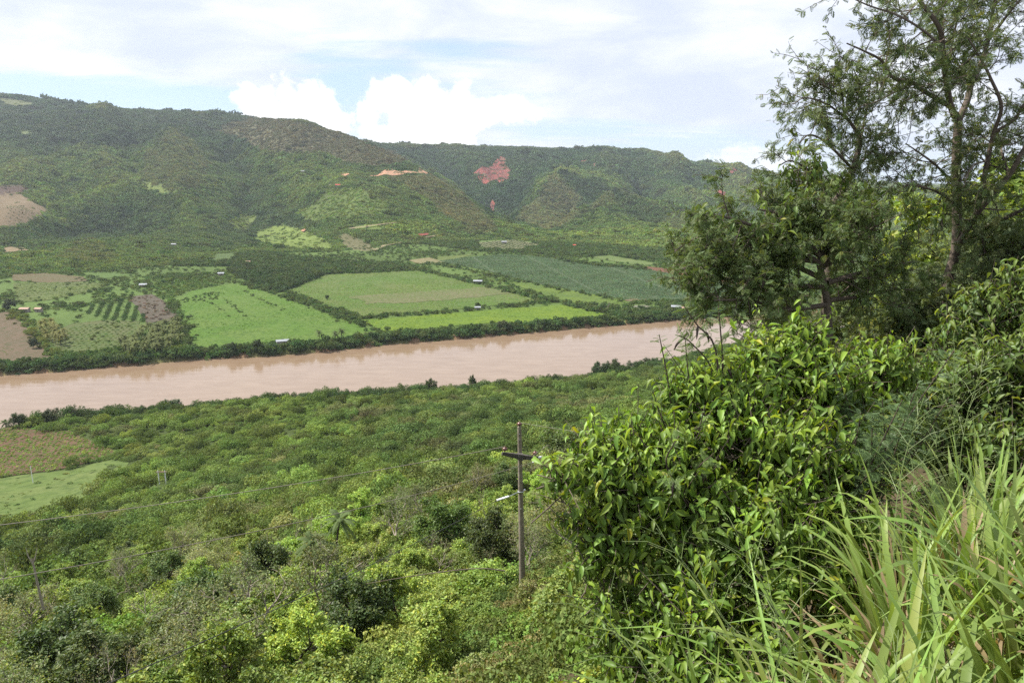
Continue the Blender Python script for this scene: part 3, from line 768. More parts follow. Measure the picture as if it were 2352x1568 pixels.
# --- forest of the hills
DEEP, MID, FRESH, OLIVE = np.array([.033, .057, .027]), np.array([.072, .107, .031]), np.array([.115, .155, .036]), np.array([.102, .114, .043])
sp = .0036
na_, nr_ = int(R(84) / sp), int(math.log(5600 / 860) / sp)
aa = R(-42) + (np.arange(na_)[:, None] + rs.rand(na_, nr_)) * sp; rr = 860 * np.exp((np.arange(nr_)[None] + rs.rand(na_, nr_)) * sp)
x, y = (np.sin(aa) * rr).ravel(), (np.cos(aa) * rr).ravel()
k = (y > yfoot(x) - 40); x, y = x[k], y[k]; z = hgt(x, y); rr = np.hypot(x, y)
k = visible(x, y, z + 10); x, y, z, rr = x[k], y[k], z[k], rr[k]
keep = np.ones(len(x), bool); dens = np.ones(len(x)); sz = np.ones(len(x))
tint = np.tile(MID, (len(x), 1))
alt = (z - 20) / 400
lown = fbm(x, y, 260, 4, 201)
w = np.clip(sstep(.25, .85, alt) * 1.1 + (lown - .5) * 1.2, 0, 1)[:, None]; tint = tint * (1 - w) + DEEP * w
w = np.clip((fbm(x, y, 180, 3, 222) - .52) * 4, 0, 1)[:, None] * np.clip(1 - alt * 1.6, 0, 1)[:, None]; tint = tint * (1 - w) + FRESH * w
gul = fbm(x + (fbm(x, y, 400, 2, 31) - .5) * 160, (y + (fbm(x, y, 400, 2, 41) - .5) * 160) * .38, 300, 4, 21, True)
rel = relief(x, y); w = np.clip(rel / 34 + (gul - .62) * 2, 0, 1)[:, None] * .7; tint = tint * (1 - w) + OLIVE * w          # relief shading painted into tint: lighter crests, darker gullies
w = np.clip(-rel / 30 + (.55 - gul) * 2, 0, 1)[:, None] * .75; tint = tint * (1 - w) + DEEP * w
pl_ = region_mask(x, y, z, 'plateau'); tint[pl_] *= np.array([.62, .72, .85])  # deep green plateau, bluish haze painted into the tint
for nm, d_, s_, c in (('darkwood', 1, 1.1, (.036, .056, .028)), ('ridgeflank', 1, .75, (.092, .098, .043)), ('dome', .95, .8, (.078, .094, .036)), ('lowdome', .95, .9, (.08, .10, .033)), ('brownhill', 1, .62, (.078, .078, .043)), ('spurlight', 1, .7, (.10, .11, .047)), ('spur_sunpaint2', 1, .75, (.078, .094, .038)), ('spurdark', 1, 1, (.038, .06, .024)), ('spur_shadepaint2', 1, 1, (.046, .068, .028)), ('meadow', .16, .6, (.09, .13, .03)), ('meadow2', .3, .7, (.11, .15, .035)), ('meadow3', .12, .6, (.10, .13, .03)), ('meadow4', .5, .7, (.10, .145, .034)),
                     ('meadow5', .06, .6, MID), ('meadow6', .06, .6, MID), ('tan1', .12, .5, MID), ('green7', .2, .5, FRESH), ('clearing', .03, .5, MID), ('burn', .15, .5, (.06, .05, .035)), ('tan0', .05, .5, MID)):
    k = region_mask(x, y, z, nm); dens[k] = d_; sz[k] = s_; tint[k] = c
for W in SCARW:
    k = inpoly(x, y, W); dens[k] = .13
for nm, W in FPOLY:
    k = inpoly(x, y, W); dens[k] = 0
k = rs.rand(len(x)) < dens; x, y, z, rr, sz, tint = x[k], y[k], z[k], rr[k], sz[k], tint[k]
n = len(x); s = rr * sp * (.55 + .75 * rs.rand(n) ** 1.5) * sz
emer = rs.rand(n) < .02; s[emer] *= 1.5; tint[emer] *= .8
scl = np.stack([s, s, s * (.75 + .5 * rs.rand(n)) * np.where(emer, 1.4, 1)], 1)
print('hill trees', n)
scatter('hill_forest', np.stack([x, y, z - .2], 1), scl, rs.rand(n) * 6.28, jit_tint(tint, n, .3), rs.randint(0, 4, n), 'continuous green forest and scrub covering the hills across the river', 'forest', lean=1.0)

# --- trees of the valley floor
LPOLY = lambda P: world_poly(P)
DENSE = [(LPOLY([(525, 625), (560, 612), (640, 605), (745, 632), (720, 650), (655, 668), (640, 672), (560, 640)]), (.042, .066, .024), 5.2, 1.0),
         (LPOLY([(350, 585), (480, 575), (600, 580), (760, 600), (940, 608), (960, 620), (745, 630), (560, 612), (400, 612)]), (.05, .078, .026), 4.2, .95),
         (LPOLY([(1280, 700), (1450, 705), (1640, 700), (1640, 725), (1500, 740), (1400, 726)]), (.055, .085, .03), 3.6, .9),
         (LPOLY([(960, 560), (1100, 578), (1250, 585), (1520, 600), (1700, 620), (1700, 590), (1500, 575), (1250, 555), (1000, 552)]), (.055, .085, .028), 4, .85),
         (LPOLY([(150, 812), (330, 770), (425, 745), (430, 806), (300, 835), (140, 850)]), (.062, .098, .028), 3.0, .95),
         (LPOLY([(330, 650), (480, 640), (530, 625), (545, 648), (440, 668), (390, 690)]), (.075, .115, .032), 2.4, .8),
         (LPOLY([(385, 692), (480, 672), (500, 688), (400, 697)]), (.06, .10, .03), 2.2, .8)]
nx = 5.0
X, Y = np.meshgrid(np.arange(-950, 900, nx), np.arange(470, 1380, nx)); x = (X + rs.rand(*X.shape) * nx).ravel(); y = (Y + rs.rand(*Y.shape) * nx).ravel()
k = (y > yfar(x) + 3) & (y < yfoot(x) - 20); x, y = x[k], y[k]
prob = np.clip((fbm(x, y, 70, 3, 301) - .36) * 2.0, .1, .8); size = 2.2 + 1.2 * rs.rand(len(x)); tint = np.tile((.062, .094, .028), (len(x), 1))
for W, c, s_, d_ in DENSE:
    k = inpoly(x, y, W); prob[k] = d_; size[k] = s_ * (.75 + .5 * rs.rand(k.sum())); tint[k] = c
for nm, W in FPOLY:
    k = inpoly(x, y, W); prob[k] = {'scrub_field': .35, 'upper_green_field': .06, 'plantation_field': .10, 'strip_field': .02}.get(nm, 0.0); size[k] *= .6
    if nm == 'scrub_field': tint[k] = (.13, .10, .075)
k = inpoly(x, y, world_poly([(180, 716), (212, 698), (292, 688), (335, 714), (334, 742), (250, 740)])); prob[k] = 0
for W in (world_poly([(400, 690), (505, 668), (500, 690), (425, 697)]),):
    k = inpoly(x, y, W); prob[k] = .7; size[k] = 1.6
k = rs.rand(len(x)) < prob; x, y, size, tint = x[k], y[k], size[k], tint[k]
PX, PS, PT = [np.stack([x, y], 1)], [size], [tint]


def hedge(P, width, size, tint, step=2.2, prob=1.0):
    W = world_poly(P) if not isinstance(P, np.ndarray) else P
    for a, b_ in zip(W[:-1], W[1:]):
        L = np.linalg.norm(b_ - a); n_ = max(1, int(L / step)); t = rs.rand(n_)[:, None]
        g = a + (b_ - a) * t + rs.normal(size=(n_, 2)) * width * .5
        k_ = fbm(g[:, 0], g[:, 1], 40, 2, 9) < prob
        PX.append(g[k_]); PS.append(size * (.6 + .8 * rs.rand(k_.sum()) ** 1.5)); PT.append(np.tile(tint, (k_.sum(), 1)))


HG = (.058, .088, .03)
hedge([(548, 649), (640, 678), (720, 705), (800, 735), (865, 760), (900, 772)], 7, 2.7, HG)
hedge([(655, 670), (700, 690), (760, 712), (830, 732)], 5, 2.4, HG)
hedge([(828, 732), (960, 724), (1090, 711), (1180, 702), (1250, 693)], 7, 2.6, HG)
hedge([(965, 620), (1090, 650), (1180, 672), (1260, 690), (1330, 705), (1410, 724)], 9, 3.3, HG)
hedge([(1010, 607), (1110, 628), (1200, 648), (1290, 665), (1400, 685), (1440, 694)], 7, 2.4, HG)
hedge([(1250, 588), (1340, 606), (1450, 615), (1490, 622)], 12, 3.2, HG)
hedge([(1330, 606), (1400, 612), (1500, 618)], 8, 3, HG)
hedge([(745, 630), (850, 626), (965, 620)], 7, 2.8, HG)
hedge([(392, 698), (412, 730), (430, 770), (430, 806)], 7, 2.8, HG)
hedge([(30, 716), (60, 745), (100, 790), (138, 838)], 7, 2.6, (.085, .11, .03))
hedge([(30, 716), (110, 706), (200, 700), (290, 690)], 14, 3.2, HG, prob=.55)
hedge([(200, 672), (300, 660), (420, 640), (520, 625)], 16, 3.2, HG)
hedge([(560, 668), (600, 690), (650, 712)], 3, 1.3, HG, 3)      # shrub lines inside the big field
hedge([(470, 690), (500, 705), (530, 728)], 3, 1.1, HG, 3); hedge([(510, 680), (545, 712), (565, 728)], 3, 1.2, HG, 3)
hedge([(1690, 690), (1500, 694), (1440, 700)], 9, 2.6, HG)
for off_, sz_, st_ in ((6, 4.4, 1.6), (13, 3.4, 2.0), (3, 2.6, 1.6), (20, 2.6, 3)):     # river bank belt
    bx = np.linspace(-700, 900, 200); hedge(np.stack([bx, yfar(bx) + off_], 1), 5, sz_, (.050, .080, .028), st_)
P2 = np.concatenate(PX); S2 = np.concatenate(PS); T2 = np.concatenate(PT)
z = hgt(P2[:, 0], P2[:, 1]); k = visible(P2[:, 0], P2[:, 1], z + 8, .01) & (P2[:, 1] > yfar(P2[:, 0]) + 1)
P2, S2, T2, z = P2[k], S2[k], T2[k], z[k]; n = len(P2)
print('valley trees', n)
S3 = np.stack([S2, S2, S2 * (.9 + .6 * rs.rand(n))], 1)
scatter('valley_trees', np.column_stack([P2, z - .2]), S3, rs.rand(n) * 6.28, jit_tint(T2, n, .3), rs.randint(4, 8, n), 'bushy trees and hedgerows between the fields across the river', 'trees')


def rows(W, du, dv, ang, jit=.6):
    """planting grid inside a world outline"""
    c, s_ = math.cos(ang), math.sin(ang); ctr = W.mean(0); r_ = np.abs(W - ctr).max() * 1.5
    U, V_ = np.meshgrid(np.arange(-r_, r_, du), np.arange(-r_, r_, dv)); U = U.ravel() + (rs.rand(U.size) - .5) * jit; V_ = V_.ravel() + (rs.rand(V_.size) - .5) * jit
    x_ = ctr[0] + U * c - V_ * s_; y_ = ctr[1] + U * s_ + V_ * c; k_ = inpoly(x_, y_, W); return x_[k_], y_[k_]


for nm, P, du, dv, ang, s_, c in (('orchard_trees', [(185, 715), (215, 700), (290, 690), (330, 715), (330, 740), (250, 738)], 3.6, 8.0, R(115), 2.2, (.042, .075, .024)),
                                  ('orchard_trees', [(1100, 558), (1180, 551), (1240, 562), (1190, 575), (1110, 571)], 11, 11, R(20), 2.3, (.05, .085, .028)),
                                  ('orchard_trees', [(165, 640), (225, 636), (245, 645), (205, 652)], 9, 9, R(12), 2.2, (.042, .07, .024)),
                                  ('banana_plants', [(120, 770), (190, 745), (310, 740), (320, 785), (190, 805)], 8, 4.5, R(100), 1.2, (.09, .135, .035)),
                                  ('hillside_saplings', None, 0, 0, 0, 1.6, (.075, .115, .03))):
    if P is None:
        W = np.array([ground_at(*p)[:2] for p in [(20, 470), (60, 475), (90, 500), (40, 515), (15, 515)]]); x, y = rows(W, 14, 9, R(80), 2)
    else: W = world_poly(P); x, y = rows(W, du, dv, ang, .9)
    n = len(x)
    if n: scatter(nm, np.column_stack([x, y, hgt(x, y)]), np.repeat((s_ * (.8 + .4 * rs.rand(n)))[:, None], 3, 1), rs.rand(n) * 6.28, jit_tint(c, n, .2), rs.randint(4, 8, n))

# standing crop on the big fields
FW = dict(FPOLY)
for nm, fld, du, dv, ang, s_, c, gap_ in (('pineapple_plants', 'pineapple_field', 2.7, 2.2, R(32), .95, (.07, .11, .055), .2), ('crop_rows', 'crop_field', 4.6, 2.2, R(-38), .6, (.105, .19, .032), .36), ('pasture_clumps', 'green_field', 4, 4, R(10), .6, (.075, .14, .024), .55),
                                          ('rice_clumps', 'yellow_green_field', 4, 4, R(10), .55, (.11, .175, .024), .55), ('strip_clumps', 'strip_field', 4, 4, R(10), .6, (.10, .145, .03), .5), ('soil_weeds', 'brown_field', 4, 4, 0, .5, (.09, .13, .03), .66), ('rough_clumps', 'upper_green_field', 4, 4, 0, .8, (.085, .12, .03), .45)):
    x, y = rows(FW[fld], du, dv, ang, .7 if 'row' in nm or 'pine' in nm else 3.5); k = fbm(x, y, 40, 4, 66) + .25 * (rs.rand(len(x)) - .5) > gap_
    if fld == 'pineapple_field': k &= (np.abs(((x * math.cos(R(12)) + y * math.sin(R(12))) % 88) - 44) < 42) & (np.abs(((-x * math.sin(R(12)) + y * math.cos(R(12))) % 120) - 60) < 57.5)
    x, y = x[k], y[k]; z = hgt(x, y); k = visible(x, y, z + 3, .01); x, y, z = x[k], y[k], z[k]; n = len(x)
    scatter(nm, np.column_stack([x, y, z + .3]), np.stack([s_ * (.6 + .8 * rs.rand(n))] * 3, 1) * [1.3, 1.3, .8], rs.rand(n) * 6.28, jit_tint(np.array(c) * (.75 + .5 * fbm(x, y, 25, 3, 67)[:, None]), n, .2), rs.randint(0, 4, n), tilt=.3)

# cassava rows on the near red plot
x, y = rows(Wc, 2.1, 1.7, R(25), 1.0); k = rs.rand(len(x)) < np.clip(fbm(x, y, 30, 2, 5) * 2.0, .35, .97); x, y = x[k], y[k]; n = len(x)
scatter('cassava_plants', np.column_stack([x, y, hgt(x, y) + .15]), np.repeat((.75 * (.7 + .6 * rs.rand(n)))[:, None], 3, 1), rs.rand(n) * 6.28, jit_tint((.12, .17, .04), n, .3), rs.randint(0, 4, n), 'leafy cassava plants on the red plot beside the near bank', 'crop')


def near_mask(x, y):
    m_ = np.ones(len(x), bool)
    for W in (Wc, Wp, Wt): m_ &= ~inpoly(x, y, W)
    m_ &= ~((np.abs(x - (atY(369, 1110, 235)[0] * y / 235)) < 4) & (y > 215) & (y < 238))      # cleared foot of the pole frame
    return m_ & (y < ynear(x) - 2)


# --- scrub of the near slope beyond the single trees
nx = 3.1
X, Y = np.meshgrid(np.arange(-420, 460, nx), np.arange(60, 620, nx)); x = (X + rs.rand(*X.shape) * nx).ravel(); y = (Y + rs.rand(*Y.shape) * nx).ravel()
d = np.hypot(x, y); k = (d > 105) & near_mask(x, y); x, y = x[k], y[k]; z = hgt(x, y); k = visible(x, y, z + 5, .01); x, y, z = x[k], y[k], z[k]
n = len(x); lo = fbm(x, y, 55, 3, 401); hi = fbm(x, y, 16, 2, 411)
w3 = np.clip((fbm(x, y, 22, 3, 433) - .60) * 6, 0, .8)[:, None]
A, B, D = np.array([.086, .124, .032]), np.array([.122, .165, .042]), np.array([.056, .086, .027])
w = np.clip((lo - .42) * 4, 0, 1)[:, None]; tint = A * (1 - w) + D * w; w = np.clip((hi - .58) * 4, 0, 1)[:, None] * .8; tint = tint * (1 - w) + B * w
tint = tint * (1 - w3) + np.array([.105, .108, .05]) * w3
s = 1.45 * np.exp(rs.normal(0, .42, n)) + .9 * (lo > .55); bankd = ynear(x) - y; nb = bankd < 14
tall = np.ones(n); tall[nb] = .9 + .9 * rs.rand(nb.sum()) ** 2
big = rs.rand(n) < .09; s[big] = 2.6 + 2.0 * rs.rand(big.sum()); tall[big] = 1.3; tint[big] *= np.where(rs.rand(big.sum(), 1) < .5, .75, 1.25)
s[nb] = 2.3 + 2.6 * rs.rand(nb.sum()) ** 1.5; tint[nb] = (.046, .074, .026)
print('near scrub', n)
scatter('slope_scrub', np.column_stack([x, y, z - .1]), np.stack([s, s, s * (.75 + .5 * rs.rand(n)) * tall], 1), rs.rand(n) * 6.28, jit_tint(tint * 1.08, n, .34, .1), np.where((s > 2.3) | (np.hypot(x, y) < 190), rs.randint(8, 11, n), rs.randint(4, 8, n)), 'dense green scrub rolling down the near slope to the river', 'scrub')
# pasture tufts
x, y = rows(Wp, 2.6, 2.6, .3, 2.4); k = rs.rand(len(x)) < np.clip((fbm(x, y, 14, 3, 8) - .30) * 2.2, .10, .9); x, y = x[k], y[k]; n = len(x)
scatter('pasture_tufts', np.column_stack([x, y, hgt(x, y)]), np.stack([.5 + .7 * rs.rand(n) ** 3] * 3, 1), rs.rand(n) * 6.28, jit_tint((.10, .135, .045), n, .25), rs.randint(0, 4, n))
# --- understorey close by
x_, y_, s_, c_ = [], [], [], []
for d0, d1, st in ((9, 30, .62), (30, 60, .95), (60, 125, 1.7)):
    X, Y = np.meshgrid(np.arange(-100, 90, st), np.arange(6, 125, st)); x = (X + rs.rand(*X.shape) * st).ravel(); y = (Y + rs.rand(*Y.shape) * st).ravel()
    d = np.hypot(x, y); px, py = proj(np.column_stack([x, y, hgt(x, y) + 1])); k = (d > d0) & (d < d1) & (np.abs(np.arctan2(x, y)) < R(44)) & (py < 1800); x, y = x[k], y[k]
    x_.append(x); y_.append(y); s_.append(st * (.6 + 1.3 * rs.rand(len(x)) ** 3))
x, y, s = np.concatenate(x_), np.concatenate(y_), np.concatenate(s_); z = hgt(x, y); k = visible(x, y, z + 2, .02); x, y, z, s = x[k], y[k], z[k], s[k]; n = len(x)
w = np.clip((fbm(x, y, 9, 3, 421) - .4) * 3, 0, 1)[:, None]; tint = np.array([.125, .18, .036]) * w + np.array([.075, .10, .028]) * (1 - w)
w = np.clip((fbm(x, y, 5, 2, 431) - .62) * 5, 0, 1)[:, None]; tint = tint * (1 - w) + np.array([.16, .155, .07]) * w
print('understorey', n)
scatter('undergrowth', np.column_stack([x, y, z - .05]), np.stack([s, s, s * (.7 + .6 * rs.rand(n))], 1), rs.rand(n) * 6.28, jit_tint(tint, n, .3), rs.randint(8, 11, n), 'tangled green undergrowth covering the near slope', 'undergrowth')

# ------------------------------------------------------------------ single trees of the near slope
LEAF4 = np.array([[0, 0, 0], [.30, .45, .07], [0, 1, -.16], [-.30, .45, .07]]); LEAF4F = np.array([[0, 1, 2, 3]])


def grow(rg, H, r0, nch, ang, ratio, trop, seg=6, lean=0.0, fork=.35, wander=.16, stems=1):
    """recursive limbs; returns paths and the twigs that carry leaves"""
    paths, twigs = [], []
    def branch(p, d, L, r, lv):
        P = [p]; q_ = d
        for _ in range(seg):
            q_ = q_ + rg.normal(size=3) * wander + np.array([0, 0, trop[lv]]); q_ = q_ / np.linalg.norm(q_); P.append(P[-1] + q_ * L / seg)
        P = np.array(P); rad = r * np.linspace(1, .45 if lv < len(nch) else .3, seg + 1); paths.append((P, rad))
        if lv == len(nch): twigs.append(P); return
        n_ = nch[lv]
        for c in range(n_):
            t = fork + (1 - fork) * (c + rg.rand()) / n_; i_ = min(int(t * seg), seg - 1); f = t * seg - i_
            b0 = P[i_] * (1 - f) + P[i_ + 1] * f; T = nrm(P[i_ + 1] - P[i_])
            az = c * 2.4 + rg.rand() * 1.2; s1 = nrm(np.cross(T, [.3, .5, .1])); s2 = np.cross(T, s1)
            a = R(ang[lv]) * (.75 + .5 * rg.rand()); d2 = T * math.cos(a) + (s1 * math.cos(az) + s2 * math.sin(az)) * math.sin(a)
            branch(b0, nrm(d2), L * ratio[lv] * (1.15 - .5 * t) * (.8 + .4 * rg.rand()), max(rad[i_] * .62, .006), lv + 1)
    for s_ in range(stems):
        a = s_ * 2.4 + rg.rand(); k_ = lean if stems == 1 else .55
        branch(np.array([0, 0, -.3]), nrm(np.array([math.cos(a) * k_, math.sin(a) * k_, 1])), H * (1 if stems == 1 else .7 + .3 * rg.rand()), r0, 0)
    return paths, twigs


def leaves_on(rg, twigs, per, size, droop, spread=.12, side=.9, var=.28, yel=.1):
    pos, Y = [], []
    for P in twigs:
        t = rg.rand(per) ** .8 * (len(P) - 1.001); i_ = t.astype(int); f = (t - i_)[:, None]
        b0 = P[i_] * (1 - f) + P[i_ + 1] * f; T = nrm(P[i_ + 1] - P[i_])
        d = nrm(T * .6 + rg.normal(size=(per, 3)) * side + np.array([0, 0, -droop])); pos.append(b0 + rg.normal(size=(per, 3)) * spread); Y.append(d)
    pos = np.concatenate(pos); Y = np.concatenate(Y); n = len(pos)
    X, Y, Z = frame(Y, np.array([0, 0, 1.]) + rg.normal(size=(n, 3)) * .45)
    t = (1 + (rg.rand(n, 1) - .5) * 2 * var) * (1 + (rg.rand(n, 3) - .5) * np.array([.25, .1, .2])); t = t * np.where(rg.rand(n, 1) < yel, np.array([[1.5, 1.25, .9]]), 1)
    return pos, X, Y, Z, size * (.65 + .7 * rg.rand(n)), t


def tree_meshes(seed, H, r0, nch, ang, ratio, trop, per, size, droop, k=5, **kw):
    rg = np.random.RandomState(seed); lk = {q_: kw.pop(q_) for q_ in ('spread', 'side', 'var', 'yel') if q_ in kw}
    bark = kw.pop('bark', M_bark); paths, tw = grow(rg, H, r0, nch, ang, ratio, trop, **kw)
    wood = mesh_np('trunk', *tubes(paths, k), bark, None, True)
    V, F, t = scat(LEAF4, LEAF4F, *leaves_on(rg, tw, per, size, droop, **lk)); return wood, mesh_np('crown', V, F, M_leaf_obj, t)


SPEC = {}
for s_ in range(3): SPEC['bright%d' % s_] = tree_meshes(50 + s_, 4.2, .10, [8, 6, 4], [50, 50, 45], [.55, .5, .5], [.06, .05, .02, 0], 46, .165, .55, spread=.12)
for s_ in range(3): SPEC['olive%d' % s_] = tree_meshes(60 + s_, 4.4, .12, [8, 7, 5], [42, 42, 40], [.62, .5, .48], [.08, .07, .03, .02], 12, .12, .2, spread=.12, bark=M_bark_pale)
for s_ in range(2): SPEC['dark%d' % s_] = tree_meshes(70 + s_, 4.0, .14, [10, 7, 5], [62, 50, 50], [.62, .5, .45], [.05, .03, .03, 0], 24, .20, .35, spread=.16, bark=M_bark_dark, fork=.3)
for s_ in range(2): SPEC['bare%d' % s_] = tree_meshes(80 + s_, 4.6, .08, [6, 5, 4], [40, 40, 40], [.6, .55, .5], [.08, .05, .03, .02], 3, .12, .2, spread=.1, bark=M_bark_pale)
for s_ in range(3): SPEC['shrub%d' % s_] = tree_meshes(90 + s_, 1.7, .035, [7, 6], [45, 45], [.65, .55], [.06, .03, 0], 44, .125, .4, spread=.11, stems=6, fork=.25, k=4)
SPT = dict(bright=(.235, .33, .065), olive=(.185, .22, .075), dark=(.10, .145, .04), bare=(.17, .175, .075), shrub=(.205, .285, .06))
KIND = dict(bright='tree', olive='tree', dark='tree', bare='tree', shrub='shrub')
NAME = dict(bright='broadleaf_tree', olive='thorn_tree', dark='dense_tree', bare='bare_tree', shrub='shrub')
FILL = dict(bright='bright green young tree with drooping leaves standing in the near slope thicket', olive='olive green thorn tree with pale grey branches standing in the near slope thicket',
            dark='dark green dense round tree standing in the near slope thicket', bare='nearly leafless grey twigged tree standing in the near slope thicket', shrub='bright green leafy shrub filling the near slope thicket')
FGRP = dict(bright='bright young trees of the near slope', olive='olive thorn trees of the near slope', dark='dense dark trees of the near slope', bare='leafless trees of the near slope', shrub='leafy shrubs of the near slope')


def plant(sp_, x, y, sc, label=None, tint=None, z=None, wide=1.0, group=None):
    k_ = sp_.rstrip('0123456789'); w_, c_ = SPEC[sp_]
    if label is None:
        px_, py_ = proj(np.array([x, y, float(hgt(x, y)) + 2])); szw = ('small' if sc < 1.0 else 'mid-sized' if sc < 1.25 else 'large')
        hor = ('by the left edge', 'above the corner bush', 'near the young tree', 'below the palms', 'left of the pole', 'behind the pole', 'by the foreground bush')[int(np.clip(np.searchsorted([130, 380, 620, 860, 1130, 1270], px_), 0, 6))]
        far = ('at the bottom' if y < 34 else 'in the lower thicket' if y < 52 else 'in the mid thicket' if y < 78 else 'in the upper thicket'); b0_ = rs.rand(); tone = 'paler' if b0_ > .66 else 'deeper' if b0_ < .33 else 'plain'
        look = dict(bright='bright green young tree', olive='olive thorn tree with pale twigs', dark='dense dark tree', bare='leafless grey tree', shrub='leafy shrub')[k_]
        label = f'{szw} {tone} {look} {far}, {hor}'; group = FGRP[k_]; tint = np.array(SPT[k_]) * (.68 + .6 * b0_)
    t_ = thing(NAME[k_], label, KIND[k_], (x, y, float(hgt(x, y)) if z is None else z), group, rs.rand() * 6.28)
    t_.scale = (sc * wide, sc * wide, sc)
    link('trunk', w_, t_); c = link('crown', c_, t_)
    b_ = np.array(tint if tint is not None else SPT[k_]) * (1 if tint is not None else (.75 + .5 * rs.rand())) * (1 + (rs.rand(3) - .5) * .14)
    c.color = (*np.clip(b_, 0, 1), 1); return t_


def at_view(px, Y):
    """the ground point at forward distance Y seen in view column px"""
    py = 900.
    for _ in range(8):
        x = atY(px, py, Y)[0]; py = proj(np.array([x, Y, float(hgt(x, Y)) + 1.5]))[1]
    return x, Y


HERO_T = [('bright0', 512, 33, 1.15, 'bright green young tree with a thin pale trunk rising at the bottom left', (.175, .265, .05), 1.0), ('bright1', 855, 47, 1.05, 'slender bright green tree left of the utility pole with a thin straight trunk', (.19, .28, .05), .8),
          ('dark0', 1318, 112, 1.9, 'big dark round tree standing alone behind the utility pole', (.085, .12, .035), 1.25), ('dark1', 1040, 78, 1.45, 'rounded deep green tree left of the pole crossarm', (.09, .15, .032), 1.1),
          ('olive0', 640, 46, 1.45, 'large sparse olive tree with pale grey limbs in mid slope', (.13, .165, .052), 1.3), ('olive1', 560, 58, 1.4, 'sparse olive tree with bare grey branches behind the bright young tree', (.12, .16, .05), 1.2),
          ('olive2', 740, 52, 1.35, 'olive tree with upright grey twigs below the two palms', (.125, .16, .05), 1.2), ('bright2', 735, 72, 1.2, 'bright leafy tree just below the two palms on the slope', (.17, .26, .045), 1.1), ('bare0', 1392, 84, 1.3, 'leafless white twigged tree beside the big dark tree', (.14, .15, .06), .6),
          ('bare1', 345, 62, 1.0, 'leafless grey tree among olive scrub at the left', (.14, .15, .06), .9), ('olive0', 905, 82, 1.3, 'wide olive crowned tree between the palms and the deep green tree', (.125, .155, .045), 1.3),
          ('olive2', 80, 60, 1.2, 'flat crowned olive tree at the left edge near the pale dead trunk', (.13, .155, .048), 1.3), ('shrub0', 215, 27, 1.7, 'large bright yellow green bush in the bottom left corner', (.20, .27, .045), 1.3), ('shrub1', 90, 26, 1.5, 'leafy light green bush at the very bottom left edge', (.18, .25, .045), 1.2),
          ('shrub2', 400, 25, 1.3, 'pale green bush at the foot of the bright young tree', (.18, .25, .06), 1.1), ('shrub1', 1110, 44, 1.4, 'bright green low bush at the foot of the utility pole', (.165, .26, .04), 1.3), ('shrub0', 1040, 40, 1.2, 'bright green bush left of the pole foot', (.165, .25, .04), 1.3),
          ('shrub2', 800, 20, 1.2, 'bush dotted with orange flowers at the bottom', (.13, .18, .04), 1.0), ('shrub0', 880, 16, .8, 'dark leafy shrub at the bottom edge centre', (.10, .16, .035), 1.0)]
for sp_, px, Y, sc, lb, tn, wd in HERO_T:
    x, y = at_view(px, Y); plant(sp_, x, y, sc, lb, tn, wide=wd)
placed = [at_view(h_[1], h_[2]) for h_ in HERO_T]; cnt = 0
rg = np.random.RandomState(5); keys = list(SPEC)
cand = []
while len(cand) < 9000:
    Y = 17 + 93 * rg.rand() ** .75; px = -150 + 1700 * rg.rand(); cand.append((px, Y))
for px, Y in cand:
    x, y = at_view(px, Y); d = math.hypot(x, y); k_ = fbm(np.array([x]), np.array([y]), 22, 2, 77)[0]; u = rg.rand()
    fam = ('shrub' if u < .62 else 'bright' if u < .9 else 'olive') if d < 38 else ('olive' if k_ > .5 and u < .6 else 'bright' if u < .36 else 'shrub' if u < .70 else 'dark' if u < .82 else 'bare')
    if (px > 1000 and Y < 45) or (Y < 30 and u < .55): fam = 'shrub'
    elif Y < 30: fam = 'bright'
    sp_ = rg.choice([q_ for q_ in keys if q_.startswith(fam)]); sc = {'shrub': 1.25, 'bright': 1.0, 'olive': 1.15, 'dark': 1.0, 'bare': .95}[fam] * (.7 + .6 * rg.rand())
    if abs(px - 1195) < 110 and 17 < Y < 46: sc *= .45
    if Y < 26: sc *= .62
    if 800 < px and Y < 20: continue
    need = (1.3 if fam == 'shrub' else 2.0) * (1 + d / 75)
    if any((x - a) ** 2 + (y - b_) ** 2 < need ** 2 for a, b_ in placed): continue
    placed.append((x, y)); plant(sp_, x, y, sc, wide=1.15 if fam != 'bare' else .8); cnt += 1
    if cnt >= 270: break
print('slope trees', cnt)

# palms
for i_, (px, Y, hh_, sc, lb) in enumerate([(772, 76, 7.2, 1.0, 'tall feathery palm rising out of the slope thicket left of the pole'), (726, 70, 5.4, 1.05, 'shorter feathery palm just below the taller slope palm')]):
    (tv, tf), (lv, lf) = palm_mesh(5 + i_, hh_, 15, 2.5); x, y = at_view(px, Y)
    t_ = thing('palm_tree', lb, 'palm tree', (x, y, float(hgt(x, y)) + .3), 'palms on the near slope', i_ * 2.); link('trunk', mesh_np('trunk', tv, tf, M_bark, None, True), t_); c = link('crown', mesh_np('crown', lv, lf, M_palm, np.ones((len(lv), 3))), t_); c.color = (.10, .14, .05, 1)
PM = [palm_mesh(20 + i_, 6.0, 20, 3.6, .2) for i_ in range(3)]; PM = [(mesh_np('trunk', *a, M_bark_dark, None, True), mesh_np('crown', *b_, M_palm, np.ones((len(b_[0]), 3)))) for a, b_ in PM]


def far_palm(x, y, sc, label, group=None, tint=(.115, .135, .045)):
    i_ = rs.randint(3); t_ = thing('palm_tree', label, 'palm tree', (x, y, float(hgt(x, y))), group, rs.rand() * 6.28); t_.scale = (sc,) * 3; link('trunk', PM[i_][0], t_); c = link('crown', PM[i_][1], t_); c.color = (*(np.array(tint) * (.8 + .5 * rs.rand())), 1)


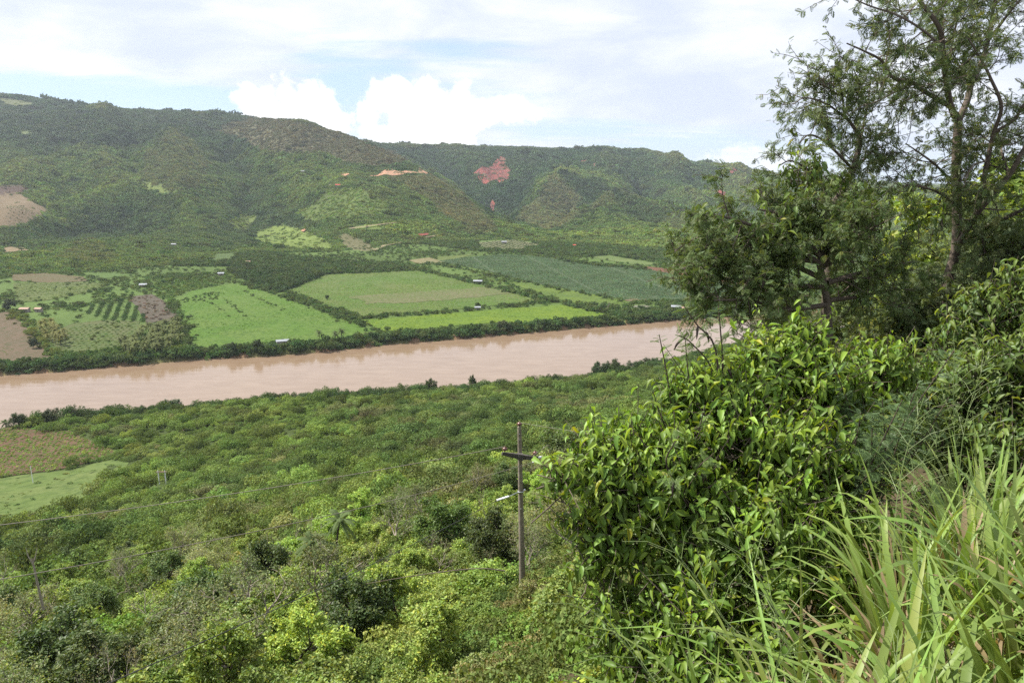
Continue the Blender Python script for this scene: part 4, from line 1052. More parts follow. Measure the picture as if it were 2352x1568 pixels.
GP = world_poly([(255, 800), (300, 785), (330, 765), (420, 745), (428, 790), (400, 812), (300, 825)]); x, y = rows(GP, 8.5, 8.5, .4, 6)
for a, b_ in zip(x, y): far_palm(a, b_, 1.15 + .3 * rs.rand(), f"{'front' if b_ < np.quantile(y, .33) else 'middle' if b_ < np.quantile(y, .66) else 'back'} coconut palm of the far bank grove, {'at its left end' if a < np.quantile(x, .25) else 'left of its centre' if a < np.quantile(x, .5) else 'right of its centre' if a < np.quantile(x, .75) else 'beside the big green field'}", 'coconut palms of the far bank grove')
GP = world_poly([(80, 755), (130, 750), (165, 790), (110, 800)]); x, y = rows(GP, 8, 8, .2, 5)
for a, b_ in zip(x, y): far_palm(a, b_, 1.0 + .3 * rs.rand(), f"yellowish palm {'nearest the river' if b_ < np.quantile(y, .3) else 'midway' if b_ < np.quantile(y, .65) else 'farthest from the river'} in the {'left' if a < np.median(x) else 'right'} row beside the bare brown field", 'palms beside the bare brown field', (.15, .15, .045))
for px, py, lb in ((735, 768, 'lone coconut palm above the far bank trees, left of two more'), (770, 770, 'first of the paired coconut palms above the far bank trees'), (784, 764, 'taller of the paired coconut palms above the far bank trees')):
    g = world_poly([(px, py + 16)])[0]; far_palm(g[0], g[1], 1.3, lb, tint=(.085, .11, .04))
for px, py, lb in ((455, 912, 'left coconut palm sticking out over the near bank treeline'), (472, 909, 'right coconut palm sticking out over the near bank treeline'), (670, 893, 'single coconut palm standing out against the river'), (20, 960, 'palm at the left edge standing out against the river')):
    g = atz(px, py, 11); far_palm(g[0], g[1] - 3, 1.0, lb, tint=(.075, .10, .035))
# trees that stand out on the banks
for px, py, Y, sc, lb, sp_, wd, tn in ((1410, 855, None, 1.9, 'tall dark tree with a bushy crown standing over the near riverbank', 'dark0', 1.0, (.06, .09, .03)), (1375, 862, None, 1.5, 'broad dark tree next to the tallest near bank tree', 'dark1', 1.2, (.05, .08, .028)), (1460, 850, None, 1.3, 'low dark tree right of the tallest near bank tree', 'dark0', 1.4, (.05, .08, .028)), (1500, 846, None, 1.3, 'dark rounded tree at the right end of the near bank grove', 'dark1', 1.4, (.05, .08, .028)),
                                     (1085, 895, None, 1.6, 'thin mushroom shaped tree wrapped in creepers against the river', 'dark0', .45, (.06, .09, .03)), (988, 890, None, 1.6, 'creeper draped tree leaning over the river left of the mushroom shaped tree', 'dark1', .8, (.06, .095, .03)), (1110, 893, None, 1.0, 'small round tree right of the mushroom shaped tree', 'dark1', 1.2, (.055, .085, .03)), (1256, 868, None, .9, 'little pale tree poking above the near treeline', 'bright0', .8, (.09, .12, .04)),
                                     (175, 962, None, 1.0, 'open crowned tree against the river at the left', 'olive1', 1.0, (.07, .10, .035)), (120, 984, None, 1.1, 'wide dark bank tree above the red cassava plot', 'dark0', 1.2, (.06, .085, .03)), (50, 990, None, 1.0, 'dark bank tree above the left end of the cassava plot', 'dark1', 1.2, (.05, .08, .028)), (405, 935, None, 1.35, 'dark domed tree on the near bank left of the two palms', 'dark1', 1.3, (.05, .085, .03)), (330, 940, None, 1.1, 'dark narrow tree on the near bank', 'dark0', .9, (.045, .07, .026)),
                                     (25, 712, 1, 2.3, 'big round dark tree above the bare brown field', 'dark0', 1.2, (.05, .08, .03)), (75, 800, 1, 1.7, 'dark tree at the corner of the bare brown field', 'dark1', 1.0, (.045, .075, .028)), (753, 688, 1, 1.0, 'single dark tree inside the striped crop field', 'dark1', 1.0, (.05, .08, .03)), (1097, 708, 1, 1.2, 'round tree behind the small shed between the fields', 'dark0', 1.1, (.06, .09, .03)), (1395, 712, 1, 1.4, 'pale leafless tree at the right end of the yellow green field', 'bare0', 1.2, (.1, .1, .06)),
                                     (1155, 775, 1, 1.9, 'broad grey green tree on the far bank below the shed', 'dark0', 1.3, (.07, .10, .04)), (578, 812, 1, 1.7, 'tall far bank tree at the left of the white roof', 'dark1', 1.0, (.05, .08, .03)), (520, 815, 1, 1.8, 'wide far bank tree below the big green field', 'dark0', 1.1, (.055, .085, .03))):
    if Y: g = world_poly([(px, py)])[0]; g[1] = max(g[1], yfar(g[0]) + 6); plant(sp_, g[0], g[1], sc, lb, tn, wide=wd)
    else: g = atz(px, py, 6); plant(sp_, g[0], min(g[1], ynear(g[0]) - 3), sc * 1.5, lb, tn, wide=wd)

# dead tree at the left, dead stems at the bottom
x, y = at_view(76, 52); z0 = float(hgt(x, y)); top = atY(74, 1282, 52); rg = np.random.RandomState(3)
z0 = max(z0, top[2] - 4.6); P = np.array([[top[0] + .25, y, z0], [top[0] + .1, y, z0 * .5 + top[2] * .5], [top[0], y, top[2]]]); paths = [(spline(P, 9), np.linspace(.11, .07, 9))]
for a in (-1, 1): paths.append((np.array([top - [0, 0, .5], top + [a * .3, 0, .2], top + [a * .45, .1, .9]]), np.array([.055, .04, .015])))
o = link('dead_tree', mesh_np('dead_tree', *tubes(paths, 7), M_bark_pale, None, True)); o['label'] = 'pale dead trunk standing bare in the olive scrub at far left'; o['category'] = 'dead tree'
x, y = at_view(795, 17); z0 = float(hgt(x, y)); paths = []
for i_ in range(26):
    a = rg.rand() * 6.28; b0 = np.array([x + rg.normal() * .25, y + rg.normal() * .25, z0]); tip = b0 + [rg.normal() * .35 - .5 * rg.rand(), rg.normal() * .3, 1.2 + 1.1 * rg.rand()]; paths.append((spline([b0, (b0 + tip) / 2 + rg.normal(size=3) * .12, tip], 7), np.linspace(.013, .004, 7)))
o = link('dead_shrub', mesh_np('dead_shrub', *tubes(paths, 4), M_bark_pale, None, True)); o['label'] = 'bundle of leaning grey dead stems at the bottom of the thicket'; o['category'] = 'dead shrub'
x, y = at_view(1060, 26); z0 = float(hgt(x, y)); P = [atY(840, 1340, 27), atY(960, 1320, 26.5), atY(1090, 1305, 26), atY(1160, 1310, 26)]
o = link('dead_branch', mesh_np('dead_branch', *tubes([(spline(P, 14), np.linspace(.012, .032, 14))], 6), M_bark, None, True)); o['label'] = 'long arched dead branch lying over the bushes below the pole'; o['category'] = 'branch'

# ------------------------------------------------------------------ utility poles and wires
PY = 45.0
top = atY(1193, 980, PY); bot = np.array([atY(1201, 1290, PY)[0], PY, float(hgt(atY(1201, 1290, PY)[0], PY)) - .5])
t_ = thing('utility_pole', 'weathered concrete utility pole with a dark crossarm standing in the thicket', 'utility pole', tuple(bot))
rel = top - bot; P = np.linspace(0, 1, 9)[:, None] * rel
o = link('pole_shaft', mesh_np('pole_shaft', *tubes([(P, np.linspace(.235, .135, 9)), (np.array([P[-1], P[-1] + [0, 0, .005]]), np.array([.135, .001]))], 14), M_concrete, None, True), t_)
for f in np.linspace(.45, .97, 9): pass


def at_p(px, py, Y): return atY(px, py, Y) - bot


L_, R_ = at_p(1153, 1041, PY - 1.0), at_p(1236, 1052, PY - .35); mid = at_p(1195, 1048, PY - .42)


def beam(A, B, w0, w1, h0, h1, mt, name, parent):
    import bmesh
    A, B = Vector(A), Vector(B); d = (B - A).normalized(); s_ = d.cross(Vector((0, 0, 1))).normalized(); u = s_.cross(d)
    bm = bmesh.new(); vs = []
    for c, w, h in ((A, w0, h0), (B, w1, h1)):
        for sx_, sz_ in ((-1, -1), (1, -1), (1, 1), (-1, 1)): vs.append(bm.verts.new(c + s_ * sx_ * w / 2 + u * sz_ * h / 2))
    for f in ((3, 2, 1, 0), (4, 5, 6, 7), (0, 1, 5, 4), (1, 2, 6, 5), (2, 3, 7, 6), (3, 0, 4, 7)): bm.faces.new([vs[q_] for q_ in f])
    bmesh.ops.recalc_face_normals(bm, faces=bm.faces[:])
    bmesh.ops.bevel(bm, geom=bm.edges[:], offset=.012, segments=1, affect='EDGES')
    me = bpy.data.meshes.new(name); bm.to_mesh(me); bm.free(); me.materials.append(mt); return link(name, me, parent)


ax_ = nrm(R_ - L_)
arm = beam(mid - ax_ * .16, L_, .24, .16, .34, .20, M_concrete_dark, 'crossarm', t_)
arm2 = beam(mid + ax_ * .16, R_, .24, .16, .34, .22, M_concrete_dark, 'crossarm', t_)
beam(mid - ax_ * .20, mid + ax_ * .20, .42, .42, .40, .40, M_concrete_dark, 'collar', t_)


def lathe(prof, k=14):
    z_ = np.array([[0, 0, p_[1]] for p_ in prof], float); ang = np.arange(k) / k * 6.2832
    V = np.array([[p_[0] * math.cos(a), p_[0] * math.sin(a), p_[1]] for p_ in prof for a in ang]); F = [[i_ * k + j_, i_ * k + (j_ + 1) % k, (i_ + 1) * k + (j_ + 1) % k, (i_ + 1) * k + j_] for i_ in range(len(prof) - 1) for j_ in range(k)]; return V, F


INS = mesh_np('insulator', *lathe([(.0, -.02), (.035, -.02), (.035, .04), (.12, .05), (.125, .075), (.06, .10), (.065, .115), (.145, .125), (.15, .155), (.07, .19), (.05, .215), (.055, .24), (.03, .25), (0, .25)]), M_ceramic, None, True)
for q_ in (L_ + ax_ * .2 + [0, 0, .2], R_ - ax_ * .22 + [0, 0, .2], rel + [0, 0, .06]):
    i_ = link('insulator', INS, t_); i_.location = q_; i_.scale = (1.25, 1.25, 1.25)
    p_ = link('insulator_pin', mesh_np('insulator_pin', *tubes([(np.array([[0, 0, -.16], [0, 0, .03]]), np.array([.02, .02]))], 8), M_steel), t_); p_.location = q_
for f, h in ((.56, .05), (.965, .03), (.935, .03)):
    b_ = link('bolt', mesh_np('bolt', *tubes([(np.array([[0, -.32 if f < .9 else -.2, 0], [0, .3, 0]]), np.array([.022, .022]))], 6), M_steel), t_); b_.location = rel * f
gr = link('guy_band', mesh_np('guy_band', *lathe([(.205, -.06), (.215, -.06), (.215, .06), (.205, .06)], 18), M_steel, None, True), t_); gf = (atY(1197, 1128, PY)[2] - bot[2]) / rel[2]; gr.location = rel * gf
kn = link('tie_knob', mesh_np('tie_knob', *lathe([(0, -.05), (.06, -.03), (.07, .02), (.04, .07), (0, .08)], 10), M_white, None, True), t_); kn.location = rel * gf + np.array([.27, -.05, .12])
# dead-end clamp and jumper at the right end of the arm
c0 = at_p(1236, 1052, PY - .4) + [0, 0, -.12]; c1 = at_p(1222, 1062, PY - .6)
link('strain_clamp', mesh_np('strain_clamp', *tubes([(spline([c0, c1], 6), np.array([.03, .08, .09, .09, .06, .03]))], 8), M_white, None, True), t_)
link('strain_clamp', mesh_np('strain_clamp', *tubes([(spline([c0 + [0, 0, .15], at_p(1245, 1048, PY + .2)], 6), np.array([.03, .07, .08, .08, .05, .03]))], 8), M_white, None, True), t_)
link('jumper', mesh_np('jumper', *tubes([(spline([c1, c1 + [.12, -.1, .55], c0 + [.25, 0, .75], c0 + [.75, .3, .95], at_p(1262, 1036, PY + .5)], 18), np.full(18, .018))], 6), M_cable_worn, None, True), t_)
# guy string of polymer sheds
g0 = rel * gf + np.array([-.2, -.1, -.03]); g1 = at_p(1168, 1140, PY - .8); g2 = at_p(1140, 1149, PY - 1.5)
link('guy_rod', mesh_np('guy_rod', *tubes([(spline([g0, g1], 4), np.full(4, .03))], 8), M_steel, None, True), t_)
pr = []
for i_ in range(9): pr += [(.03, i_ * .1), (.085, i_ * .1 + .01), (.085, i_ * .1 + .025), (.03, i_ * .1 + .045)]
st_ = link('polymer_insulator', mesh_np('polymer_insulator', *lathe(pr, 12), M_white, None, True), t_); st_.location = g1; dv_ = Vector(g2 - g1); st_.rotation_euler = dv_.to_track_quat('Z', 'Y').to_euler(); st_.scale = (1, 1, dv_.length / .9)


def wire(name, A, B, sag, r, mt, label, n=40):
    t = np.linspace(0, 1, n)[:, None]; P = A * (1 - t) + B * t; P[:, 2] -= (4 * sag * t * (1 - t))[:, 0]
    o_ = link(name, mesh_np(name, *tubes([(P, np.full(n, r))], 6), mt, None, True)); o_['label'] = label; o_['category'] = 'cable'; return o_


wire('power_line', L_ + bot + ax_ * .2 + [0, 0, .5], atY(-60, 1212, 38), .35, .024, M_cable_worn, 'upper worn power line running from the crossarm down to the left edge')
wire('power_line', c1 + bot, atY(-60, 1340, 26), .5, .021, M_cable_worn, 'lower worn power line crossing the thicket to the left edge')
wire('power_line', g2 + bot, atY(200, 1590, 16), .25, .018, M_cable, 'dark cable from the white insulator string to the bottom left')
wire('power_line', rel + bot + [0, 0, .3], rel + bot + [22, -30, 9], .6, .012, M_cable_worn, 'thin line leading from the pole top up behind the foreground bush')
# H frame and slim pole far down the slope
hx = [atY(366, 1110, 235)[0], atY(373, 1112, 235)[0]]; z0 = float(hgt(hx[0], 235.)); zt = atY(364, 1080, 235)[2]
t_ = thing('utility_pole', 'pale double legged pole frame with a beam on the lower slope', 'utility pole', (hx[0], 235, z0))
for q_ in (0, 2.4): link('leg', mesh_np('leg', *tubes([(np.array([[q_, 0, -1], [q_, 0, zt - z0]]), np.array([.2, .15]))], 8), M_white, None, True), t_)
beam((-.6, 0, zt - z0 - .6), (3.0, 0, zt - z0 - .5), .25, .25, .3, .3, M_rust, 'beam', t_)
x_ = atY(73, 1090, 260)[0]; z0 = float(hgt(x_, 260.)); zt = atY(73, 1070, 260)[2]
o = link('slim_post', mesh_np('slim_post', *tubes([(np.array([[x_, 260, z0 - .5], [x_, 260, zt]]), np.array([.16, .11]))], 8), M_white, None, True)); o['label'] = 'single pale post at the edge of the red cassava plot'; o['category'] = 'post'


# ------------------------------------------------------------------ houses, boats, birds
def house(px, py, L, Wd, h, rot, roofm, label, cat='house', open_=False, hill=False):
    g = ground_at(px, py)[:2] if hill else world_poly([(px, py)])[0]; z0 = float(hgt(g[0], g[1])) + (.35 if not hill else 1.0)
    t_ = thing('farm_shed' if open_ else 'farmhouse', label, cat, (g[0], g[1], z0), None, R(rot)); import bmesh
    def solid(name, polys, mt, par=t_):
        bm = bmesh.new()
        for pl in polys: bm.faces.new([bm.verts.new(q_) for q_ in pl])
        bmesh.ops.remove_doubles(bm, verts=bm.verts[:], dist=1e-4); bmesh.ops.recalc_face_normals(bm, faces=bm.faces[:]); me = bpy.data.meshes.new(name); bm.to_mesh(me); bm.free(); me.materials.append(mt); return link(name, me, par)
    def boxp(x0, x1, y0, y1, z0_, z1):
        a = [(x0, y0, z0_), (x1, y0, z0_), (x1, y1, z0_), (x0, y1, z0_)]; b_ = [(q_[0], q_[1], z1) for q_ in a]; return [a[::-1], b_] + [[a[i_], a[(i_ + 1) % 4], b_[(i_ + 1) % 4], b_[i_]] for i_ in range(4)]
    L, Wd = L * .82, Wd * .82; l, w = L / 2, Wd / 2
    if open_:
        for sx_ in (-1, 1):
            for sy_ in (-1, 1): solid('post', boxp(sx_ * (l - .3) - .1, sx_ * (l - .3) + .1, sy_ * (w - .3) - .1, sy_ * (w - .3) + .1, -1, h), M_wood)
        solid('wall', boxp(-l * .5, l * .3, w * .2, w * .2 + .2, -1, h * .8), M_wallpaint)
    else:
        wl = solid('wall', boxp(-l, l, -w, w, -1, h), M_wallpaint); solid('door', boxp(-.5, .5, -w - .06, -w - .003, 0, 2), M_wood); 
        for q_ in (-l * .6, l * .6): solid('window', boxp(q_ - .5, q_ + .5, -w - .05, -w - .003, 1, 1.9), M_wood)
    e, rh, th = .7, Wd * .22, .12
    for sg in (-1, 1):
        a = [(-l - e, sg * (w + e), h - .15), (l + e, sg * (w + e), h - .15), (l + e, .0, h + rh), (-l - e, .0, h + rh)]; up_ = [(q_[0], q_[1], q_[2] + th) for q_ in a]
        solid('roof', [a, up_] + [[a[i_], a[(i_ + 1) % 4], up_[(i_ + 1) % 4], up_[i_]] for i_ in range(4)], roofm)
    return t_


house(1098, 652, 12, 6, 3.2, -8, M_tin, 'open shed with a white tin roof beside the hedge of the pineapple field', 'shed', True)
house(1097, 712, 6, 4, 2.6, 5, M_tin, 'little grey roofed shed in the gap of the field hedge', 'shed', True)
house(330, 659, 9, 6, 2.8, 10, M_tin, 'white roofed house at the edge of the banana patch', 'house'); house(508, 633, 8, 6, 2.8, 15, M_tin, 'small white roofed house in the banana grove', 'house')
house(650, 793, 11, 5, 3.6, 22, M_tin, 'long white roofed house among the far bank trees', 'house'); house(1553, 712, 11, 6, 3.4, -12, M_tin, 'white roofed house above the far bank on the right', 'house'); house(1572, 714, 7, 5, 3, 10, M_rust, 'rusty roofed house right of the white roofed one', 'house')
house(58, 716, 9, 6, 3, 5, M_rust, 'brown roofed farmhouse above the bare brown field', 'house'); house(90, 716, 7, 5, 3, -5, M_rust, 'smaller brown roofed farmhouse beside the first', 'house'); house(570, 606, 8, 6, 3, 0, M_rust, 'thatched brown hut behind the dense wood', 'house')
house(1158, 560, 11, 6, 3, 0, M_tin, 'tin roofed farmhouse beside the far orchard', 'house', hill=True); house(1320, 568, 7, 5, 3, 0, M_redroof, 'red roofed hut right of the far orchard', 'house', hill=True)
house(695, 398, 11, 7, 4, 20, M_tin, 'tiny white house high on the hillside below the brown hill', 'house', hill=True); house(776, 430, 14, 8, 4, 10, M_redroof, 'red roofed house on the hillside spur', 'house', hill=True); house(400, 566, 9, 6, 3, 0, M_tin, 'white roofed hut in the wood at the foot of the hills', 'house', hill=True)


def boat(px, py, label, rot):
    g = atz(px, py, .2); t_ = thing('covered_boat', label, 'boat', (g[0], g[1], 0), 'red roofed boats moored at the far bank', R(rot)); s_ = np.linspace(-1, 1, 9); V = []
    for u in s_:
        w = 1.1 * (1 - abs(u) ** 3) + .15
        for a, zz in ((-w, .9), (-w * .6, -.2), (w * .6, -.2), (w, .9)): V.append((u * 6, a, zz + .3 * abs(u) ** 2))
    F = [[i_ * 4 + j_, (i_ + 1) * 4 + j_, (i_ + 1) * 4 + j_ + 1, i_ * 4 + j_ + 1] for i_ in range(8) for j_ in range(3)] + [[i_ * 4, i_ * 4 + 3, i_ * 4 + 7, i_ * 4 + 4] for i_ in range(8)]
    link('hull', mesh_np('hull', V, F, M_wood), t_); ya = np.linspace(-1.4, 1.4, 7); V = [(x_, q_, 2.7 + .35 * math.cos(q_ * 1.1) + d) for d in (0, .08) for x_ in (-4.5, 4.5) for q_ in ya]; F = [[i_ + d, i_ + 1 + d, i_ + 8 + d, i_ + 7 + d] for d in (0, 14) for i_ in range(6)]
    link('canopy', mesh_np('canopy', V, F, M_redroof), t_)
    for sx_ in (-4, 0, 4):
        for sy_ in (-1.1, 1.1): link('post', mesh_np('post', *tubes([(np.array([[sx_, sy_, .3], [sx_, sy_, 2.85]]), np.array([.05, .05]))], 6), M_wood), t_)


boat(1612, 727, 'left red roofed boat moored at the far bank', 25); boat(1634, 724, 'right red roofed boat moored at the far bank', 20)


def bird(px, py, Y, label, roll, yaw, span=1.7):
    p_ = atY(px, py, Y); t_ = thing('vulture', label, 'bird', tuple(p_), None, R(yaw)); t_.rotation_euler = (R(roll), 0, R(yaw)); s_ = np.linspace(-1, 1, 9)
    prof = np.array([.02, .06, .1, .13, .14, .13, .10, .05, .05]); link('body', mesh_np('body', *tubes([(np.column_stack([s_ * .38, 0 * s_, 0 * s_]), prof)], 8), M_black, None, True), t_)
    for sg in (-1, 1):
        V = []; 
        for u in np.linspace(0, 1, 7):
            ch = .24 * (1 - .45 * u ** 2) ; V += [(.16 - .12 * u, sg * (.08 + u * span / 2), .05 + .35 * u ** .8), (.16 - .12 * u - ch * 1.5, sg * (.08 + u * span / 2), .03 + .35 * u ** .8)]
        V = np.array(V); n_ = len(V); V = np.vstack([V, V + [0, 0, -.025]]); F = [[2 * i_, 2 * i_ + 1, 2 * i_ + 3, 2 * i_ + 2] for i_ in range(6)]; F += [[a + n_ for a in f] for f in F]; F += [[2 * i_, 2 * i_ + 2, 2 * i_ + 2 + n_, 2 * i_ + n_] for i_ in range(6)] + [[2 * i_ + 1, 2 * i_ + 3, 2 * i_ + 3 + n_, 2 * i_ + 1 + n_] for i_ in range(6)]
        link('wing', mesh_np('wing', V, F, M_black), t_)
    link('tail', mesh_np('tail', [(-.3, -.06, .02), (-.3, .06, .02), (-.6, .12, 0), (-.6, -.12, 0)], [[0, 1, 2, 3]], M_black), t_)


bird(86, 331, 300, 'dark vulture gliding in front of the left hillside', 25, 20); bird(51, 490, 320, 'dark vulture low in front of the hillside clearing', -20, 70); bird(395, 286, 420, 'distant dark bird near the dark ridge top', 10, 0)

# ------------------------------------------------------------------ foreground: tall feathery trees
def pinnate(pairs, w=.11, l=.34, droop=.25):
    V, F = [], []
    for i_ in range(pairs):
        t = .15 + .85 * (i_ + .5) / pairs; z_ = -droop * t * t; sz_ = l * math.sin(math.pi * (.15 + .75 * t))
        for sg in (-1, 1):
            b0 = len(V); V += [(0, t - w * .5, z_), (sg * sz_ * .55, t + sz_ * .1 - w * .6, z_ - .02), (sg * sz_, t + sz_ * .35, z_ - .09), (sg * sz_ * .5, t + w * .75, z_ - .02)]; F.append([b0, b0 + 1, b0 + 2, b0 + 3])
    b0 = len(V); V += [(-.012, 0, 0), (.012, 0, 0), (.006, 1, -droop), (-.006, 1, -droop)]; F.append([b0, b0 + 1, b0 + 2, b0 + 3]); return np.array(V), np.array(F)


PIN6, PIN9 = pinnate(5, .15, .36), pinnate(9, .07, .26)


def limbs_world(L, rg, wob=.5):
    """limb outlines surveyed in the view, each point with its own distance"""
    o_ = []
    for P, r0, r1 in L:
        W = np.array([atY(*p_) for p_ in P]); n_ = max(6, 4 * len(P)); o_.append((spline(W, n_), np.linspace(r0, r1, n_)))
    return o_


def clothe(limbs, rg, start, step, sl, tn, tl, per, leaf, droop, up=.12, fwd=.5, side=.8, thick=.012, dens=None):
    """secondary and tertiary twigs with leaves along the given limbs"""
    wood, tw = [], []
    for (P, r), st in zip(limbs, start):
        Ls = np.r_[0, np.cumsum(np.linalg.norm(np.diff(P, axis=0), axis=1))]; d = Ls[-1] * st
        while d < Ls[-1]:
            p_ = np.array([np.interp(d, Ls, P[:, q_]) for q_ in range(3)]); i_ = min(np.searchsorted(Ls, d), len(P) - 1); T = nrm(P[i_] - P[max(i_ - 1, 0)])
            v = rg.normal(size=3); v -= T * v.dot(T); v = nrm(v); dr = nrm(v + T * fwd + np.array([0, 0, up])); L = sl * (.5 + .9 * rg.rand()) * (1 - .35 * d / Ls[-1])
            S = [p_]; q_ = dr
            for _ in range(5): q_ = nrm(q_ + rg.normal(size=3) * .18 + np.array([0, 0, .03])); S.append(S[-1] + q_ * L / 5)
            S = np.array(S); rr_ = min(thick, float(np.interp(d, Ls, r)) * .6); wood.append((S, np.linspace(rr_, .004, 6)))
            for _ in range(tn):
                t = 1 + 4 * rg.rand() ** .8; j_ = min(int(t), 4); b0 = S[j_] + (S[j_ + 1] - S[j_]) * (t - j_); T2 = nrm(S[j_ + 1] - S[j_]); e = nrm(T2 * .7 + rg.normal(size=3) * side * .8); ll = tl * (.5 + rg.rand())
                m_ = b0 + e * ll * .5 + rg.normal(size=3) * .03; tp = b0 + e * ll + np.array([0, 0, -droop * ll * .35]); Tw = np.array([b0, m_, tp]); tw.append(Tw); wood.append((Tw, np.array([.005, .004, .002])))
            d += step * (.6 + .8 * rg.rand())
    return wood, tw


def feather_tree(name, label, base, limbs, start, rg, leafT, leaf, per, tint, bark, group=None, var=.3, yel=.04, nat=M_leaf_geo, trunk_n=1, droop=.2, **kw):
    t_ = thing(name, label, 'tree', tuple(base), group); off_ = np.asarray(base)
    wood, tw = clothe(limbs, rg, start, leaf=leaf, per=per, droop=droop, **kw)
    V, F = tubes([(P - off_, r) for P, r in limbs[:trunk_n]], 10); link('trunk', mesh_np('trunk', V, F, bark, None, True), t_)
    for P, r in limbs[trunk_n:]: V, F = tubes([(P - off_, r)], 7); link('limb', mesh_np('limb', V, F, bark, None, True), t_)
    V, F = tubes([(P - off_, r) for P, r in wood], 4); link('twigs', mesh_np('twigs', V, F, bark, None, True), t_)['kind'] = 'stuff'
    pos, X, Y, Z, sc, tt = leaves_on(rg, tw, per, leaf, droop, spread=.015, side=.75, var=var, yel=yel)
    V, F, tt = scat(leafT[0], leafT[1], pos - off_, X, Y, Z, sc, tt * np.asarray(tint)); o_ = link('crown', mesh_np('crown', V, F, nat, tt), t_); o_['kind'] = 'stuff'
    print(name, len(pos), 'leaves'); return t_


GREY = np.array([.108, .146, .056])
rg = np.random.RandomState(11); D = 13.0
L = [([(2150, 775, D), (2159, 747, D), (2178, 640, D), (2197, 562, D), (2197, 429, D), (2197, 352, D), (2201, 279, D)], .10, .07),
     ([(2201, 279, D), (2184, 245, D - .2), (2172, 180, D - .5), (2165, 110, D - .8), (2155, 60, D - 1), (2110, 0, D - 1.2), (2080, -60, D - 1.4)], .06, .02),
     ([(2185, 247, D - .1), (2124, 211, D - .6), (2095, 190, D - 1), (2050, 178, D - 1.2), (2025, 140, D - 1.4), (1985, 118, D - 1.5), (1945, 100, D - 1.6)], .042, .01),
     ([(2201, 279, D), (2222, 230, D + .1), (2232, 190, D + .2), (2250, 155, D + .3), (2268, 100, D + .4), (2278, 45, D + .5), (2285, 0, D + .6), (2300, -60, D + .7)], .06, .02),
     ([(2266, 100, D + .4), (2312, 38, D + .2), (2345, 0, D), (2400, -40, D)], .03, .012),
     ([(2197, 571, D), (2245, 490, D - .5), (2316, 405, D - 1), (2352, 343, D - 1.2), (2420, 250, D - 1.4)], .06, .025),
     ([(2205, 560, D), (2270, 520, D - .4), (2352, 480, D - .9), (2440, 430, D - 1.2)], .045, .02),
     ([(2245, 490, D - .5), (2268, 370, D - .7), (2283, 305, D - .8), (2300, 245, D - 1), (2275, 180, D - 1.1), (2255, 140, D - 1.2), (2225, 90, D - 1.3)], .045, .012),
     ([(2283, 305, D - .8), (2330, 275, D - 1), (2352, 240, D - 1.2), (2420, 190, D - 1.4)], .03, .012),
     ([(2165, 110, D - .8), (2120, 70, D - 1.6), (2060, 35, D - 2), (2000, 15, D - 2.1), (1965, 0, D - 2.2)], .022, .008),
     ([(2172, 180, D - .5), (2185, 110, D + .4), (2200, 40, D + 1), (2215, -20, D + 1.3)], .025, .01),
     ([(2232, 190, D + .2), (2180, 130, D + 1.2), (2140, 170, D + 1.8)], .02, .008), ([(2095, 190, D - 1), (2050, 215, D - 1.4), (2010, 235, D - 1.6), (1975, 245, D - 1.6)], .016, .007),
     ([(2197, 429, D), (2150, 380, D - .6), (2110, 350, D - .9), (2080, 330, D - 1.1)], .025, .008), ([(2197, 380, D), (2230, 330, D + .6), (2260, 300, D + 1)], .022, .008), ([(2197, 470, D), (2150, 440, D - .7), (2090, 425, D - 1), (2060, 440, D - 1.1)], .025, .008),
     ([(2320, 405, D - 1), (2300, 340, D - .4), (2330, 330, D), (2380, 300, D)], .02, .008), ([(2268, 370, D - .7), (2235, 380, D - 1.2), (2215, 420, D - 1.5)], .016, .007)]
LW = limbs_world(L, rg); b0 = LW[0][0][0].copy(); b0[2] = float(hgt(b0[0], b0[1])); LW[0][0][0] = b0 - [0, 0, .3]
feather_tree('feathery_tree', 'tall grey barked tree with thin feathery leaves forking against the sky at right', b0, LW, [2] + [.25, .2, .25, .1, .25, .3, .2, .1, .1, .15, .1, .1, .2, .2, .2, .1, .1], rg, PIN6, .10, 10, GREY, M_bark, step=.23, sl=.95, tn=8, tl=.38, up=.05)

D = 12.5
L = [([(1893, 790, D), (1897, 714, D), (1905, 620, D), (1915, 500, D), (1917, 471, D), (1955, 400, D), (1974, 333, D), (1969, 305, D)], .10, .035),
     ([(1969, 305, D), (1952, 280, D), (1940, 262, D - .1), (1935, 225, D - .3), (1926, 190, D - .5), (1905, 168, D - .6)], .03, .008), ([(1952, 280, D), (1900, 240, D - .6), (1850, 225, D - .9), (1822, 240, D - 1)], .02, .007),
     ([(1974, 333, D), (1985, 280, D + .3), (1995, 230, D + .5), (2000, 180, D + .6)], .025, .008), ([(1960, 390, D), (1900, 330, D - .7), (1860, 310, D - 1), (1835, 330, D - 1.1)], .025, .008),
     ([(1955, 400, D), (2000, 350, D + .4), (2040, 330, D + .7)], .025, .008), ([(1925, 450, D), (1870, 400, D - .7), (1820, 370, D - 1), (1790, 380, D - 1.1)], .025, .008), ([(1917, 471, D), (1960, 440, D + .5), (2020, 400, D + .9)], .025, .008),
     ([(1935, 225, D - .3), (1890, 195, D - .8), (1845, 175, D - 1)], .014, .006), ([(1940, 262, D), (1980, 210, D - .3), (1960, 160, D - .4)], .014, .006)]
LW = limbs_world(L, rg); b0 = LW[0][0][0].copy(); b0[2] = float(hgt(b0[0], b0[1])); LW[0][0][0] = b0 - [0, 0, .3]
feather_tree('feathery_tree', 'slender tree with upright feathery sprays left of the tall forked tree', b0, LW, [.55] + [.1] * 9, rg, PIN6, .095, 9, GREY * 1.15, M_bark, step=.22, sl=.6, tn=7, tl=.32, up=.2)
D = 11.0
